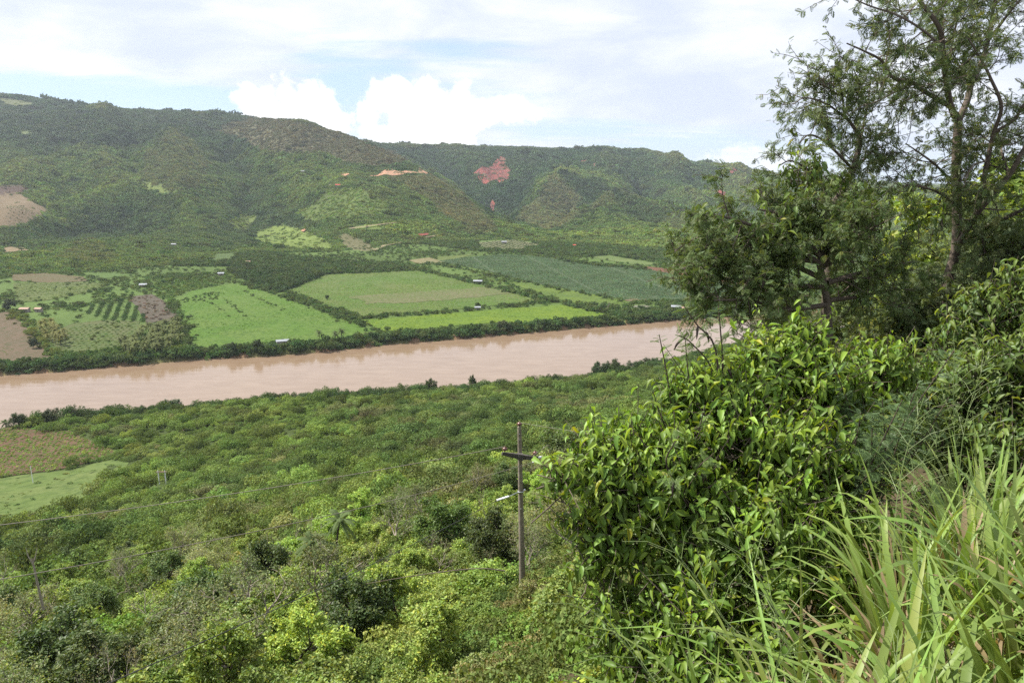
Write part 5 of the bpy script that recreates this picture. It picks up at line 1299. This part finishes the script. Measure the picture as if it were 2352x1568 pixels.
L = [([(1905, 780, D), (1900, 700, D), (1890, 640, D), (1880, 600, D)], .06, .045)]
for P in ([(1890, 640), (1800, 600), (1700, 570), (1610, 545), (1545, 580)], [(1890, 610), (1790, 545), (1690, 505), (1620, 490)], [(1890, 660), (1760, 650), (1650, 640), (1570, 645)], [(1890, 620), (1880, 545), (1840, 480), (1790, 470)], [(1900, 700), (1810, 710), (1720, 690), (1640, 690)],
          [(1895, 610), (1960, 550), (2030, 510)], [(1900, 650), (2000, 620), (2100, 600)], [(1880, 600), (1760, 590), (1660, 610), (1600, 620)], [(1885, 590), (1800, 500), (1740, 480)], [(1700, 570), (1640, 590), (1560, 620)], [(1900, 690), (1980, 680), (2060, 660)], [(1885, 600), (1930, 520), (1960, 480)]):
    n_ = len(P); dd = rg.normal() * .8; L.append(([(a, b_, D + dd * i_ / n_ - .1 * i_) for i_, (a, b_) in enumerate(P)], .045, .01))
LW = limbs_world(L, rg); b0 = LW[0][0][0].copy(); b0[2] = float(hgt(b0[0], b0[1])); LW[0][0][0] = b0 - [0, 0, .3]
feather_tree('spreading_tree', 'low wide spreading dark tree reaching left over the river view', b0, LW, [2] + [.12] * 12, rg, PIN6, .095, 13, GREY * np.array([1, 1.05, .9]), M_bark, step=.145, sl=.7, tn=8, tl=.32, up=.1)
for px, Y, hh_, lb, c in ((2060, 15.5, 1.9, 'dark twiggy tree in the shade between the two trunks', GREY * .95), (2290, 14.5, 2.9, 'dark fine leaved tree in the shade at the right edge', GREY), (2180, 17.5, 3.0, 'dark fine leaved tree behind the tall forked trunk', GREY), (1985, 13.2, 2.1, 'dark bushy tree hiding the foot of the spreading tree', GREY * 1.05), (2110, 12.2, 1.5, 'low dark twiggy tree left of the tall forked trunk', GREY), (2260, 12.4, 2.2, 'low dark twiggy tree right of the tall forked trunk', GREY)):
    x, y = at_view(px, Y); z0 = float(hgt(x, y)); paths, tw = grow(rg, hh_, .07, [8, 6], [55, 50], [.65, .55], [.03, .03, 0], wander=.2, fork=.15)
    b0 = np.array([x, y, z0]); t_ = thing('shade_tree', lb, 'tree', tuple(b0)); link('trunk', mesh_np('trunk', *tubes(paths, 6), M_bark_dark, None, True), t_)
    pos, X, Y_, Z, sc, tt = leaves_on(rg, tw, 62, .15, .4, spread=.16, side=.9, yel=.03); V, F, tt = scat(*PIN6, pos, X, Y_, Z, sc, tt * c); link('crown', mesh_np('crown', V, F, M_leaf_geo, tt), t_)['kind'] = 'stuff'
# sunlit trees farther along the road, seen through and beside the dark ones
for sp_, px, Y, sc, wd, lb, tn in (('bright0', 2285, 24, 1.25, 1.3, 'sunlit yellow green tree behind the tall forked tree at right', (.25, .33, .05)), ('bright1', 2120, 24, .8, 1.4, 'sunlit yellow green tree glimpsed between the two trunks', (.25, .33, .05)), ('bright2', 2010, 21, .7, 1.4, 'bright leafy tree glimpsed under the spreading dark tree', (.2, .28, .05)), ('bright1', 2400, 20, 1.2, 1.3, 'bright leafy tree cut by the right edge', (.17, .25, .05)),
                                  ('shrub0', 2180, 15.8, .75, 1.2, 'bright little bush at the foot of the tall forked trunk', (.2, .28, .05)), ('dark0', 1760, 26, .8, 1.2, 'dark bush below the spreading tree', (.08, .11, .035)), ('shrub1', 2080, 14.2, .6, 1.3, 'low dark bush in the shade between the trunks', (.11, .16, .045))):
    x, y = at_view(px, Y); plant(sp_, x, y, sc, lb, tn, wide=wd)

# ------------------------------------------------------------------ foreground: broad-leaved bushes
rows_ = [0, .2, .45, .72, .9, 1.0]; wid = [.015, .15, .20, .145, .055, .0]
BV, BF = [], []
for t, w in zip(rows_, wid): BV += [(-w, t, -.55 * t * t + .8 * w), (0, t, -.55 * t * t), (w, t, -.55 * t * t + .8 * w)]
for i_ in range(5):
    for j_ in range(2): BF.append([i_ * 3 + j_, i_ * 3 + j_ + 1, i_ * 3 + j_ + 4, i_ * 3 + j_ + 3])
BV, BF = np.array(BV, float), np.array(BF)
keep_ = np.concatenate([np.arange(r_ * 3, r_ * 3 + 3) for r_ in (0, 2, 3, 5)]); SV = BV[keep_]; SF = np.array([[i_ * 3 + j_, i_ * 3 + j_ + 1, i_ * 3 + j_ + 4, i_ * 3 + j_ + 3] for i_ in range(3) for j_ in range(2)])     # leaner leaf for the mass
LEAFMESH = mesh_np('leaf', BV, BF, M_glossy_obj, np.ones((len(BV), 3)), True)


def mound_shoots(mounds, dens, rg, per=8, leaf=.12, inner=.35):
    """shoots over a clump of rounded mounds; returns leaf frames and stems"""
    W = []
    for px, py, r_, Y in mounds:      # every mound is a handful of separate leafy heads
        c = atY(px, py, Y); rr_ = r_ * Y / FPX
        for d_ in randdir(7 if r_ > 60 else 3, rg): W.append((c + d_ * rr_ * (.45 + .4 * rg.rand()), rr_ * (.34 + .22 * rg.rand())))
    C_ = np.array([w[0] for w in W]); Rd = np.array([w[1] for w in W])
    B, Nn = [], []
    for c, r_ in W:
        n_ = int(dens * 4 * np.pi * r_ * r_); d = randdir(n_, rg); k_ = d[:, 2] > -.65; d = d[k_]; q_ = np.where(rg.rand(len(d)) < inner, .55 + .35 * rg.rand(len(d)), .88 + .2 * rg.rand(len(d)))
        p_ = c + d * (r_ * q_)[:, None]; ins = (np.linalg.norm(p_[:, None] - C_[None], axis=-1) < Rd[None] * .6).sum(1) > 1; B.append(p_[~ins]); Nn.append(d[~ins])
    B, Nn = np.concatenate(B), np.concatenate(Nn); n_ = len(B); up_ = nrm(Nn * .75 + np.array([0, 0, .6]) + rg.normal(size=Nn.shape) * .35)
    L_ = leaf * (1.1 + 1.5 * rg.rand(n_)) * np.where(rg.rand(n_) < .10, 2.0, 1); stems = []; pos, Y, N_, tt = [], [], [], []
    yl = 1 + ((rg.rand(n_, 1) * .6 + (Nn[:, 2:3] > .2) * .25) > .52) * np.array([.45, .28, .0]); br = (.7 + .5 * rg.rand(n_, 1)) * (.9 + .2 * (Nn[:, 2:3] > .3))  # upward shoots yellower and brighter: sunlight painted into leaf tint
    for i_ in range(n_):
        e = B[i_] + up_[i_] * L_[i_]; stems.append((np.array([B[i_] - up_[i_] * L_[i_] * .8, B[i_], e]), np.array([.006, .005, .002])))
        a0 = rg.rand() * 6.28; s1 = nrm(np.cross(up_[i_], [.3, .2, .9])); s2 = np.cross(up_[i_], s1)
        for j_ in range(per):
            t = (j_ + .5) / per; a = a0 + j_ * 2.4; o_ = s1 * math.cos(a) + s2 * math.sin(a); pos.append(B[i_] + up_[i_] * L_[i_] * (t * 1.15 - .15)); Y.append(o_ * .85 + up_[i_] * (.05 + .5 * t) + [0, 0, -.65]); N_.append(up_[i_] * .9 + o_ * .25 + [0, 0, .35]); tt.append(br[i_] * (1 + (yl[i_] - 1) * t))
    pos, Y, N_, tt = map(np.array, (pos, Y, N_, tt)); m_ = len(pos); X, Y, Z = frame(Y + rg.normal(size=Y.shape) * .32, N_ + rg.normal(size=Y.shape) * .38)
    tt = tt * (1 + (rg.rand(m_, 1) - .5) * .4) * (1 + (rg.rand(m_, 3) - .5) * np.array([.2, .1, .2])); yy = rg.rand(m_) < .02; tt[yy] *= np.array([1.7, 1.25, .8])
    return pos, X, Y, Z, leaf * (.5 + .8 * rg.rand(m_)), tt, stems


def broad_bush(name, label, mounds, dens, leaf, tint, singles, rg, cat='bush', per=8, stem_m=M_bark):
    pos, X, Y, Z, sc, tt, stems = mound_shoots(mounds, dens, rg, per, leaf); tt = np.clip(tt * np.asarray(tint), 0, .6)
    b0 = pos.mean(0); b0[2] = float(hgt(b0[0], b0[1])); t_ = thing(name, label, cat, tuple(b0)); px, py = proj(pos); cam_ = np.array([0, 0, CZ]); d = np.linalg.norm(pos - cam_, axis=1)
    inv = (px > 0) & (px < 2352) & (py > 0) & (py < 1568); front = np.zeros(len(pos), bool)
    cell = {}      # leaf nearest to the camera in each small direction cell
    for i_ in np.argsort(d):
        if inv[i_]:
            k_ = (int(px[i_] / 22), int(py[i_] / 22))
            if k_ not in cell: cell[k_] = i_; front[i_] = True
    size = np.where(front, sc / d, 0); pick = np.argsort(-size)[:singles]; pick = pick[size[pick] > 0]; rest = np.ones(len(pos), bool); rest[pick] = False
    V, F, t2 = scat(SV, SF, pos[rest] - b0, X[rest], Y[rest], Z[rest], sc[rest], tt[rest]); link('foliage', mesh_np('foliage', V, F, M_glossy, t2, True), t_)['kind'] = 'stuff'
    V, F = tubes([(P - b0, r) for P, r in stems], 4); link('shoots', mesh_np('shoots', V, F, stem_m, None, True), t_)['kind'] = 'stuff'
    for px_, py_, r_, Y_ in mounds:
        if r_ < 75: continue
        c = atY(px_, py_, Y_) - b0; g = np.array([c[0] * .35 + rg.normal() * .1, c[1] * .35, -.2]); P = spline([g, (g + c) / 2 + rg.normal(size=3) * .1, c], 8); V, F = tubes([(P, np.linspace(.022, .008, 8))], 6); link('branch', mesh_np('branch', V, F, stem_m, None, True), t_)
    for i_ in pick:
        o_ = link('leaf', LEAFMESH, t_); M = Matrix(((X[i_, 0], Y[i_, 0], Z[i_, 0]), (X[i_, 1], Y[i_, 1], Z[i_, 1]), (X[i_, 2], Y[i_, 2], Z[i_, 2]))); o_.matrix_parent_inverse = Matrix(); o_.matrix_basis = Matrix.LocRotScale(Vector(pos[i_] - b0), M.to_quaternion(), Vector((sc[i_],) * 3)); o_.color = (*tt[i_], 1)
    print(name, len(pos), 'leaves', len(pick), 'single'); return t_


rg = np.random.RandomState(21)
MB_ = [(1300, 1120, 42, 5.4), (1262, 1092, 24, 5.4), (1335, 1240, 58, 5.4), (1400, 1390, 52, 5.2), (1440, 1500, 60, 5.0), (1545, 955, 62, 6.0), (1450, 1010, 50, 5.8), (1850, 830, 90, 6.4), (1800, 905, 115, 6.2), (1690, 910, 85, 6.2), (1650, 975, 115, 6.0), (1500, 1060, 125, 5.7), (1400, 1090, 80, 5.6), (1330, 1075, 42, 5.5), (1285, 1105, 26, 5.4), (1720, 1080, 170, 5.7), (1560, 1220, 160, 5.3), (1420, 1230, 95, 5.5), (1740, 1280, 150, 5.0), (1600, 1400, 150, 4.9), (1920, 880, 120, 6.5), (2020, 900, 90, 6.8),
       (1480, 1420, 90, 5.2), (1690, 1500, 130, 4.6), (1880, 1090, 120, 5.6), (1560, 1540, 110, 4.8), (1365, 1190, 45, 5.5), (1850, 1220, 110, 5.0), (1370, 1320, 50, 5.4), (1840, 770, 45, 6.4), (1870, 1380, 110, 4.6)]
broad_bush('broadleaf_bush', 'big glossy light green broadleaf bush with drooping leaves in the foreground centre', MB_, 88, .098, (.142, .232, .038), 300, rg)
MB_ = [(2250, 830, 110, 8.2), (2340, 760, 110, 8.0), (2160, 930, 90, 7.6), (2260, 960, 110, 7.2), (2360, 900, 130, 7.0), (2200, 1040, 80, 6.6), (2320, 1060, 100, 6.2), (2380, 680, 80, 8.2), (2120, 1000, 70, 7.2)]
broad_bush('broadleaf_bush', 'darker glossy broadleaf bush at the right edge behind the tall grass', MB_, 70, .10, (.10, .155, .038), 120, rg)
MB_ = [(1880, 440, 70, 11.4), (1960, 470, 60, 11.5), (2020, 480, 50, 11.5), (1850, 500, 60, 11), (1760, 530, 60, 10.5), (1960, 520, 70, 11.2), (1900, 400, 45, 11.6), (2110, 500, 40, 11.8), (1650, 530, 40, 10.2), (1800, 590, 50, 10.5)]
broad_bush('climbing_vine', 'broad leaved creeper hanging in the crown of the spreading dark tree', MB_, 10, .14, (.105, .165, .035), 60, rg, 'vine', 7)


# mimosa with feathery leaves and dark pods
def mimosa(name, label, sprays, tint, n_pods, rg, leaf=.13, extra=0):
    b0 = None; stems, pos, Y = [], [], []; tips = []
    for P, r0 in sprays:
        W = spline(np.array([atY(*p_) for p_ in P]), 12); b0 = W[0].copy() if b0 is None else b0; stems.append((W, np.linspace(r0, .004, 12))); L_ = np.linalg.norm(W[-1] - W[0]); tips.append(W)
        for _ in range(int(9 * L_ / .25) + extra):
            t = rg.rand() ** .75 * 10.9; i_ = int(t); p_ = W[i_] + (W[i_ + 1] - W[i_]) * (t - i_); T = nrm(W[i_ + 1] - W[i_]); pos.append(p_); Y.append(nrm(np.cross(T, rg.normal(size=3))) + T * .45 + [0, 0, .05])
    b0[2] = float(hgt(b0[0], b0[1])); t_ = thing(name, label, 'shrub', tuple(b0)); pos, Y = np.array(pos), np.array(Y); n_ = len(pos); X, Y, Z = frame(Y, np.array([0, 0, 1.]) + rg.normal(size=(n_, 3)) * .35)
    tt = np.asarray(tint) * (1 + (rg.rand(n_, 1) - .5) * .5); V, F, tt = scat(*PIN9, pos - b0, X, Y, Z, leaf * (.5 + .7 * rg.rand(n_)), tt); link('foliage', mesh_np('foliage', V, F, M_leaf_geo, tt), t_)['kind'] = 'stuff'
    for W, r in stems: V, F = tubes([(W - b0, r)], 5); link('stem', mesh_np('stem', V, F, M_bark_dark, None, True), t_)
    for _ in range(n_pods):
        W = tips[rg.randint(len(tips))]; i_ = rg.randint(3, 10); p_ = W[i_] - b0; a = rg.rand() * 6.28; d = np.array([math.cos(a), math.sin(a) * .6, -.3]); pd = spline([p_, p_ + d * .035, p_ + d * .075 + [0, 0, -.03], p_ + d * .095 + [0, 0, -.075]], 9); V, F = tubes([(pd, np.array([.003, .006, .009, .0105, .011, .0105, .009, .006, .002]))], 7); link('pod', mesh_np('pod', V, F, M_pod, None, True), t_)
    return t_


SPR = [([(1560, 1060, 6.0), (1545, 950, 6.0), (1530, 850, 6.0), (1514, 768, 6.0)], .012), ([(1600, 1050, 6.1), (1590, 930, 6.1), (1580, 850, 6.1), (1573, 770, 6.1)], .010), ([(1640, 1000, 5.9), (1650, 880, 5.9), (1640, 790, 5.9), (1600, 745, 5.9), (1570, 700, 5.9)], .013), ([(1640, 1000, 6.0), (1640, 860, 6.0), (1590, 790, 6.0), (1560, 770, 6.0)], .010), ([(1650, 990, 5.9), (1660, 850, 5.9), (1655, 760, 5.9), (1650, 700, 5.9)], .012),
       ([(1560, 1060, 5.8), (1520, 960, 5.7), (1500, 900, 5.7)], .01), ([(1560, 1060, 5.7), (1600, 1000, 5.5), (1620, 930, 5.4)], .01), ([(1580, 1150, 5.3), (1600, 1080, 5.2), (1640, 1040, 5.1)], .01), ([(1560, 1130, 5.3), (1530, 1060, 5.2), (1560, 1000, 5.2)], .01), ([(1600, 1190, 5.2), (1560, 1130, 5.1), (1540, 1090, 5.0)], .01)]
mimosa('mimosa_shrub', 'feathery mimosa sprigs with dark curled pods poking out over the river', SPR, (.135, .20, .065), 14, rg, .10)
SPR = []
for _ in range(34):
    a, b_ = 1950 + rg.normal() * 20, 1180 + rg.normal() * 30; c, d = 2010 + rg.normal() * 75, 1010 + rg.normal() * 75; Y_ = 5.6 + rg.normal() * .3; SPR.append(([(a, b_, Y_ + .2), ((a + c) / 2 + rg.normal() * 20, (b_ + d) / 2, Y_), (c, d, Y_ - .1)], .008))
mimosa('mimosa_shrub', 'grey green feathery mimosa bush between the broadleaf bush and the grass', SPR, (.095, .15, .062), 2, rg, .12, 10)

# ------------------------------------------------------------------ foreground: tall grass
def blade_mesh(seed, bend, w):
    rg_ = np.random.RandomState(seed); n_ = 9; s_ = np.linspace(0, 1, n_); th = R(86) - bend * s_ ** 1.6; dx = np.r_[0, np.cumsum(np.cos(th[:-1]))] / (n_ - 1); dz = np.r_[0, np.cumsum(np.sin(th[:-1]))] / (n_ - 1)
    wd = w * np.clip(np.minimum(.45 + s_ * 3, 1.05 * (1 - s_ ** 2.2) + .02), .02, 1); tw = (rg_.rand() - .5) * 1.2 * s_; V, F = [], []
    for i_ in range(n_):
        sd_ = np.array([-math.sin(tw[i_]) * .3, math.cos(tw[i_]), 0]); lift = np.array([-math.sin(th[i_]), 0, math.cos(th[i_])]) * wd[i_] * .28; c = np.array([dx[i_], 0, dz[i_]]); V += [c - sd_ * wd[i_] + lift, c, c + sd_ * wd[i_] + lift]
    for i_ in range(n_ - 1):
        for j_ in range(2): F.append([i_ * 3 + j_, i_ * 3 + j_ + 1, i_ * 3 + j_ + 4, i_ * 3 + j_ + 3])
    return np.array(V), np.array(F)


BL = [blade_mesh(i_, R(b_), w) for i_, (b_, w) in enumerate([(35, .011), (60, .012), (90, .011), (120, .012), (150, .011), (75, .014), (105, .013), (20, .010), (135, .013), (45, .013)])]
BLM = [mesh_np('blade', v, f, M_blade_obj, np.ones((len(v), 3)), True) for v, f in BL]


def panicle(seed):
    rg_ = np.random.RandomState(seed); P = spline([(0, 0, 0), (.03, 0, .5), (.10, 0, .85), (.22, 0, 1.15)], 12); paths = [(P, np.linspace(.0028, .0012, 12))]; sv = []
    for i_ in range(17):
        t = .55 + .45 * i_ / 17; b_ = np.array([np.interp(t * 11, np.arange(12), P[:, q_]) for q_ in range(3)]); a = i_ * 2.4; L_ = .26 * (1.25 - t) + .06; e = b_ + np.array([math.cos(a) * L_ * .8 + .04, math.sin(a) * L_ * .8, L_ * .5]); m_ = (b_ + e) / 2 + [0, 0, .02]; Q = np.array([b_, m_, e]); paths.append((Q, np.array([.0011, .0009, .0006])))
        for u in np.linspace(.2, 1, 9): c = spline(Q, 3)[0] * (1 - u) + e * u + rg_.normal(size=3) * .004; sv.append(c)
    V, F = tubes(paths, 3); sv = np.array(sv); n_ = len(sv); X, Y, Z = frame(randdir(n_, rg_), randdir(n_, rg_)); V2, F2, _ = scat(RH, RHF, sv, X, Y, Z, np.repeat([[.0045, .0085, .004]], n_, 0)); V = np.vstack([V, V2]); F = np.vstack([F, F2 + len(V) - len(V2)]); return mesh_np('seed_head', V, F, M_blade_obj, np.ones((len(V), 3)))


PAN = [panicle(s_) for s_ in range(4)]
rg = np.random.RandomState(31)
TUS = [(1.05, 2.35, 1.7, -150), (1.35, 2.5, 1.5, 0), (1.65, 2.35, 1.3, 0), (1.95, 2.5, 1.25, 0), (2.3, 2.75, 1.2, 0), (1.75, 2.95, 1.4, 0), (2.1, 3.2, 1.35, 0), (2.55, 3.25, 1.3, 0), (2.35, 3.7, 1.4, 0), (2.8, 3.9, 1.45, 0), (2.5, 4.3, 1.35, 0), (3.1, 4.4, 1.35, 0), (3.5, 4.9, 1.4, 0), (2.9, 4.9, 1.25, 0), (1.5, 2.0, 1.2, 0), (.75, 2.1, 1.25, 0), (2.0, 2.1, 1.0, 0), (2.45, 2.4, 1.1, 0), (.95, 1.75, 1.25, 0), (1.15, 1.95, 1.3, 0), (1.3, 1.7, 1.1, 0), (2.7, 3.0, 1.3, 0), (3.7, 5.3, 1.15, 0), (3.3, 5.4, 1.0, 0)]
TL = ['tall arching grass clump with one hooked broad blade at the bottom centre', 'upright grass clump right of the hooked blade', 'grass clump full of dry brown blades at the bottom edge', 'grass clump with broad pale blades near the bottom right', 'grass clump with long blades sweeping to the right edge',
      'grass clump with drying stems against the broadleaf bush', 'upright sheaf of broad bright blades among dry straw', 'arching grass clump with yellowed tips at the right', 'grass clump with open seed heads before the mimosa', 'grass clump with tall seed heads at the right edge', 'airy seeding grass clump below the mimosa bush',
      'pale grass clump high at the right edge', 'tall grass clump beneath the darker broadleaf bush', 'fine grass clump behind the seeding ones', 'short grass clump cut by the bottom edge', 'low grass clump at the left end of the grass', 'short dry grass clump in the bottom right corner', 'leafy grass clump lowest at the right edge', 'broad bladed grass clump rising from the bottom edge left of centre of the grass', 'pair of wide pale blades arching over the bottom edge', 'short wide bladed clump cut by the bottom edge', 'dense sheaf of grass leaning on the right edge', 'low grass clump at the right edge below the dark bush', 'farthest small grass clump before the dark bush']
for i_, ((x, y, H, az0), lb) in enumerate(zip(TUS, TL)):
    z0 = float(hgt(x, y)); t_ = thing('grass_clump', lb, 'grass clump', (x, y, z0 - .03), 'tall grass clumps by the road edge')
    for j_ in range(56 if H > 1.25 else 38):
        dry = rg.rand() < (.42 if i_ in (2, 3, 5, 6, 16, 17) else .26); k_ = rg.randint(len(BLM)); o_ = link('blade', BLM[k_], t_); a = rg.rand() * 6.28; rr_ = .16 * math.sqrt(rg.rand()); o_.location = (math.cos(a) * rr_, math.sin(a) * rr_, 0); L_ = H * (.5 + .5 * rg.rand()) * (.7 if dry else 1)
        o_.rotation_euler = (rg.normal() * .14, rg.normal() * .14 + .1, a + rg.normal() * .6); wv = (.9 + 1.7 * rg.rand() ** 1.4); o_.scale = (L_, wv * (1 if L_ > .8 else .8) * 1.15, L_)
        c = np.array([.36, .27, .155]) * (.55 + .7 * rg.rand()) if dry else np.array([.20, .285, .065]) * (.75 + .5 * rg.rand()) * (1 + (rg.rand(3) - .5) * .22); o_.color = (*c, 1)
    for j_ in range(2 if i_ in (1, 8, 9, 10, 12) else 1 if i_ % 3 == 0 else 0):
        o_ = link('seed_head', PAN[rg.randint(4)], t_); o_.location = (rg.normal() * .08, rg.normal() * .08, 0); o_.rotation_euler = (rg.normal() * .2, rg.normal() * .2, rg.rand() * 6.28); s_ = H * (.85 + .3 * rg.rand()); o_.scale = (s_, s_, s_); o_.color = (.20, .26, .10, 1)
# filler grass, litter and low leaves between the clumps
n_ = 4600; x = rg.uniform(.3, 5.4, n_); y = rg.uniform(1.5, 6.0, n_); k = (x > .25 + (y - 2) * .42) & (np.hypot(x, y) > 1.5) & (y < x * 1.9 + .6); x, y = x[k], y[k]; n_ = len(x); pos = np.column_stack([x, y, hgt(x, y) - .02]); Vs, Fs, Ts, off = [], [], [], 0; kk = rg.randint(0, len(BL), n_)
for q_ in range(len(BL)):
    s_ = np.where(kk == q_)[0]; m_ = len(s_); a = rg.rand(m_) * 6.28; Z = nrm(np.array([0, 0, 1.]) + rg.normal(size=(m_, 3)) * .45); X = nrm(np.cross(np.column_stack([-np.sin(a), np.cos(a), 0 * a]), Z)); Y = np.cross(Z, X); L_ = .2 + .42 * rg.rand(m_); dry = rg.rand(m_, 1) < .6
    tt = np.where(dry, np.array([.34, .26, .15]) * (.45 + .8 * rg.rand(m_, 1)), np.array([.18, .25, .07]) * (.6 + .7 * rg.rand(m_, 1))); V, F, tt = scat(*BL[q_], pos[s_], X, Y, Z, np.column_stack([L_, .75 + .6 * rg.rand(m_), L_]), tt); Vs.append(V); Fs.append(F + off); Ts.append(tt); off += len(V)
o = link('grass', mesh_np('grass', np.concatenate(Vs), np.concatenate(Fs), M_blade, np.concatenate(Ts), True)); o['kind'] = 'stuff'; o['label'] = 'mixed green and straw coloured grass between the tall clumps'; o['category'] = 'grass'
# low leafy weeds and scrub on the bank below the grass
n_ = 5200; x = rg.uniform(-2.6, 5.5, n_); y = rg.uniform(1.4, 12, n_); k = (np.hypot(x, y) > 1.6); x, y = x[k], y[k]; n_ = len(x); z = hgt(x, y); hh_ = .05 + .5 * rg.rand(n_) ** 1.6 * np.where(x < y * .45 - .2, 1.5, .7)
pos = np.column_stack([x, y, z + hh_]); Y = randdir(n_, rg); Y[:, 2] = -np.abs(Y[:, 2]) * .5; X, Y, Z = frame(Y, np.array([0, 0, 1.]) + rg.normal(size=(n_, 3)) * .3); tt = np.array([.12, .19, .04]) * (.55 + .8 * rg.rand(n_, 1)) * (1 + (rg.rand(n_, 3) - .5) * .25)
V, F, tt = scat(LEAF4, LEAF4F, pos, X, Y, Z, .05 + .06 * rg.rand(n_), tt); o = link('weeds', mesh_np('weeds', V, F, M_glossy, tt, True)); o['kind'] = 'stuff'; o['label'] = 'low leafy weeds covering the bank'; o['category'] = 'weeds'

# ------------------------------------------------------------------ air
def haze_box():
    m, N, out = mat('air'); v = N.add('ShaderNodeVolumePrincipled', ins={'Color': (.80, .89, 1.0, 1), 'Density': 4.4e-5, 'Anisotropy': .2}); N.l.new(v.outputs[0], out.inputs[1])
    import bmesh
    bm = bmesh.new(); bmesh.ops.create_cube(bm, size=1); me = bpy.data.meshes.new('haze')
    z0, z1 = float(GZ.min()) - 2, float(GZ.max()) + 40
    for q_ in bm.verts: q_.co = (q_.co.x * 36000, q_.co.y * 36000, z0 if q_.co.z < 0 else z1)
    bm.to_mesh(me); bm.free(); me.materials.append(m); link('haze', me, kind='stuff')


haze_box()
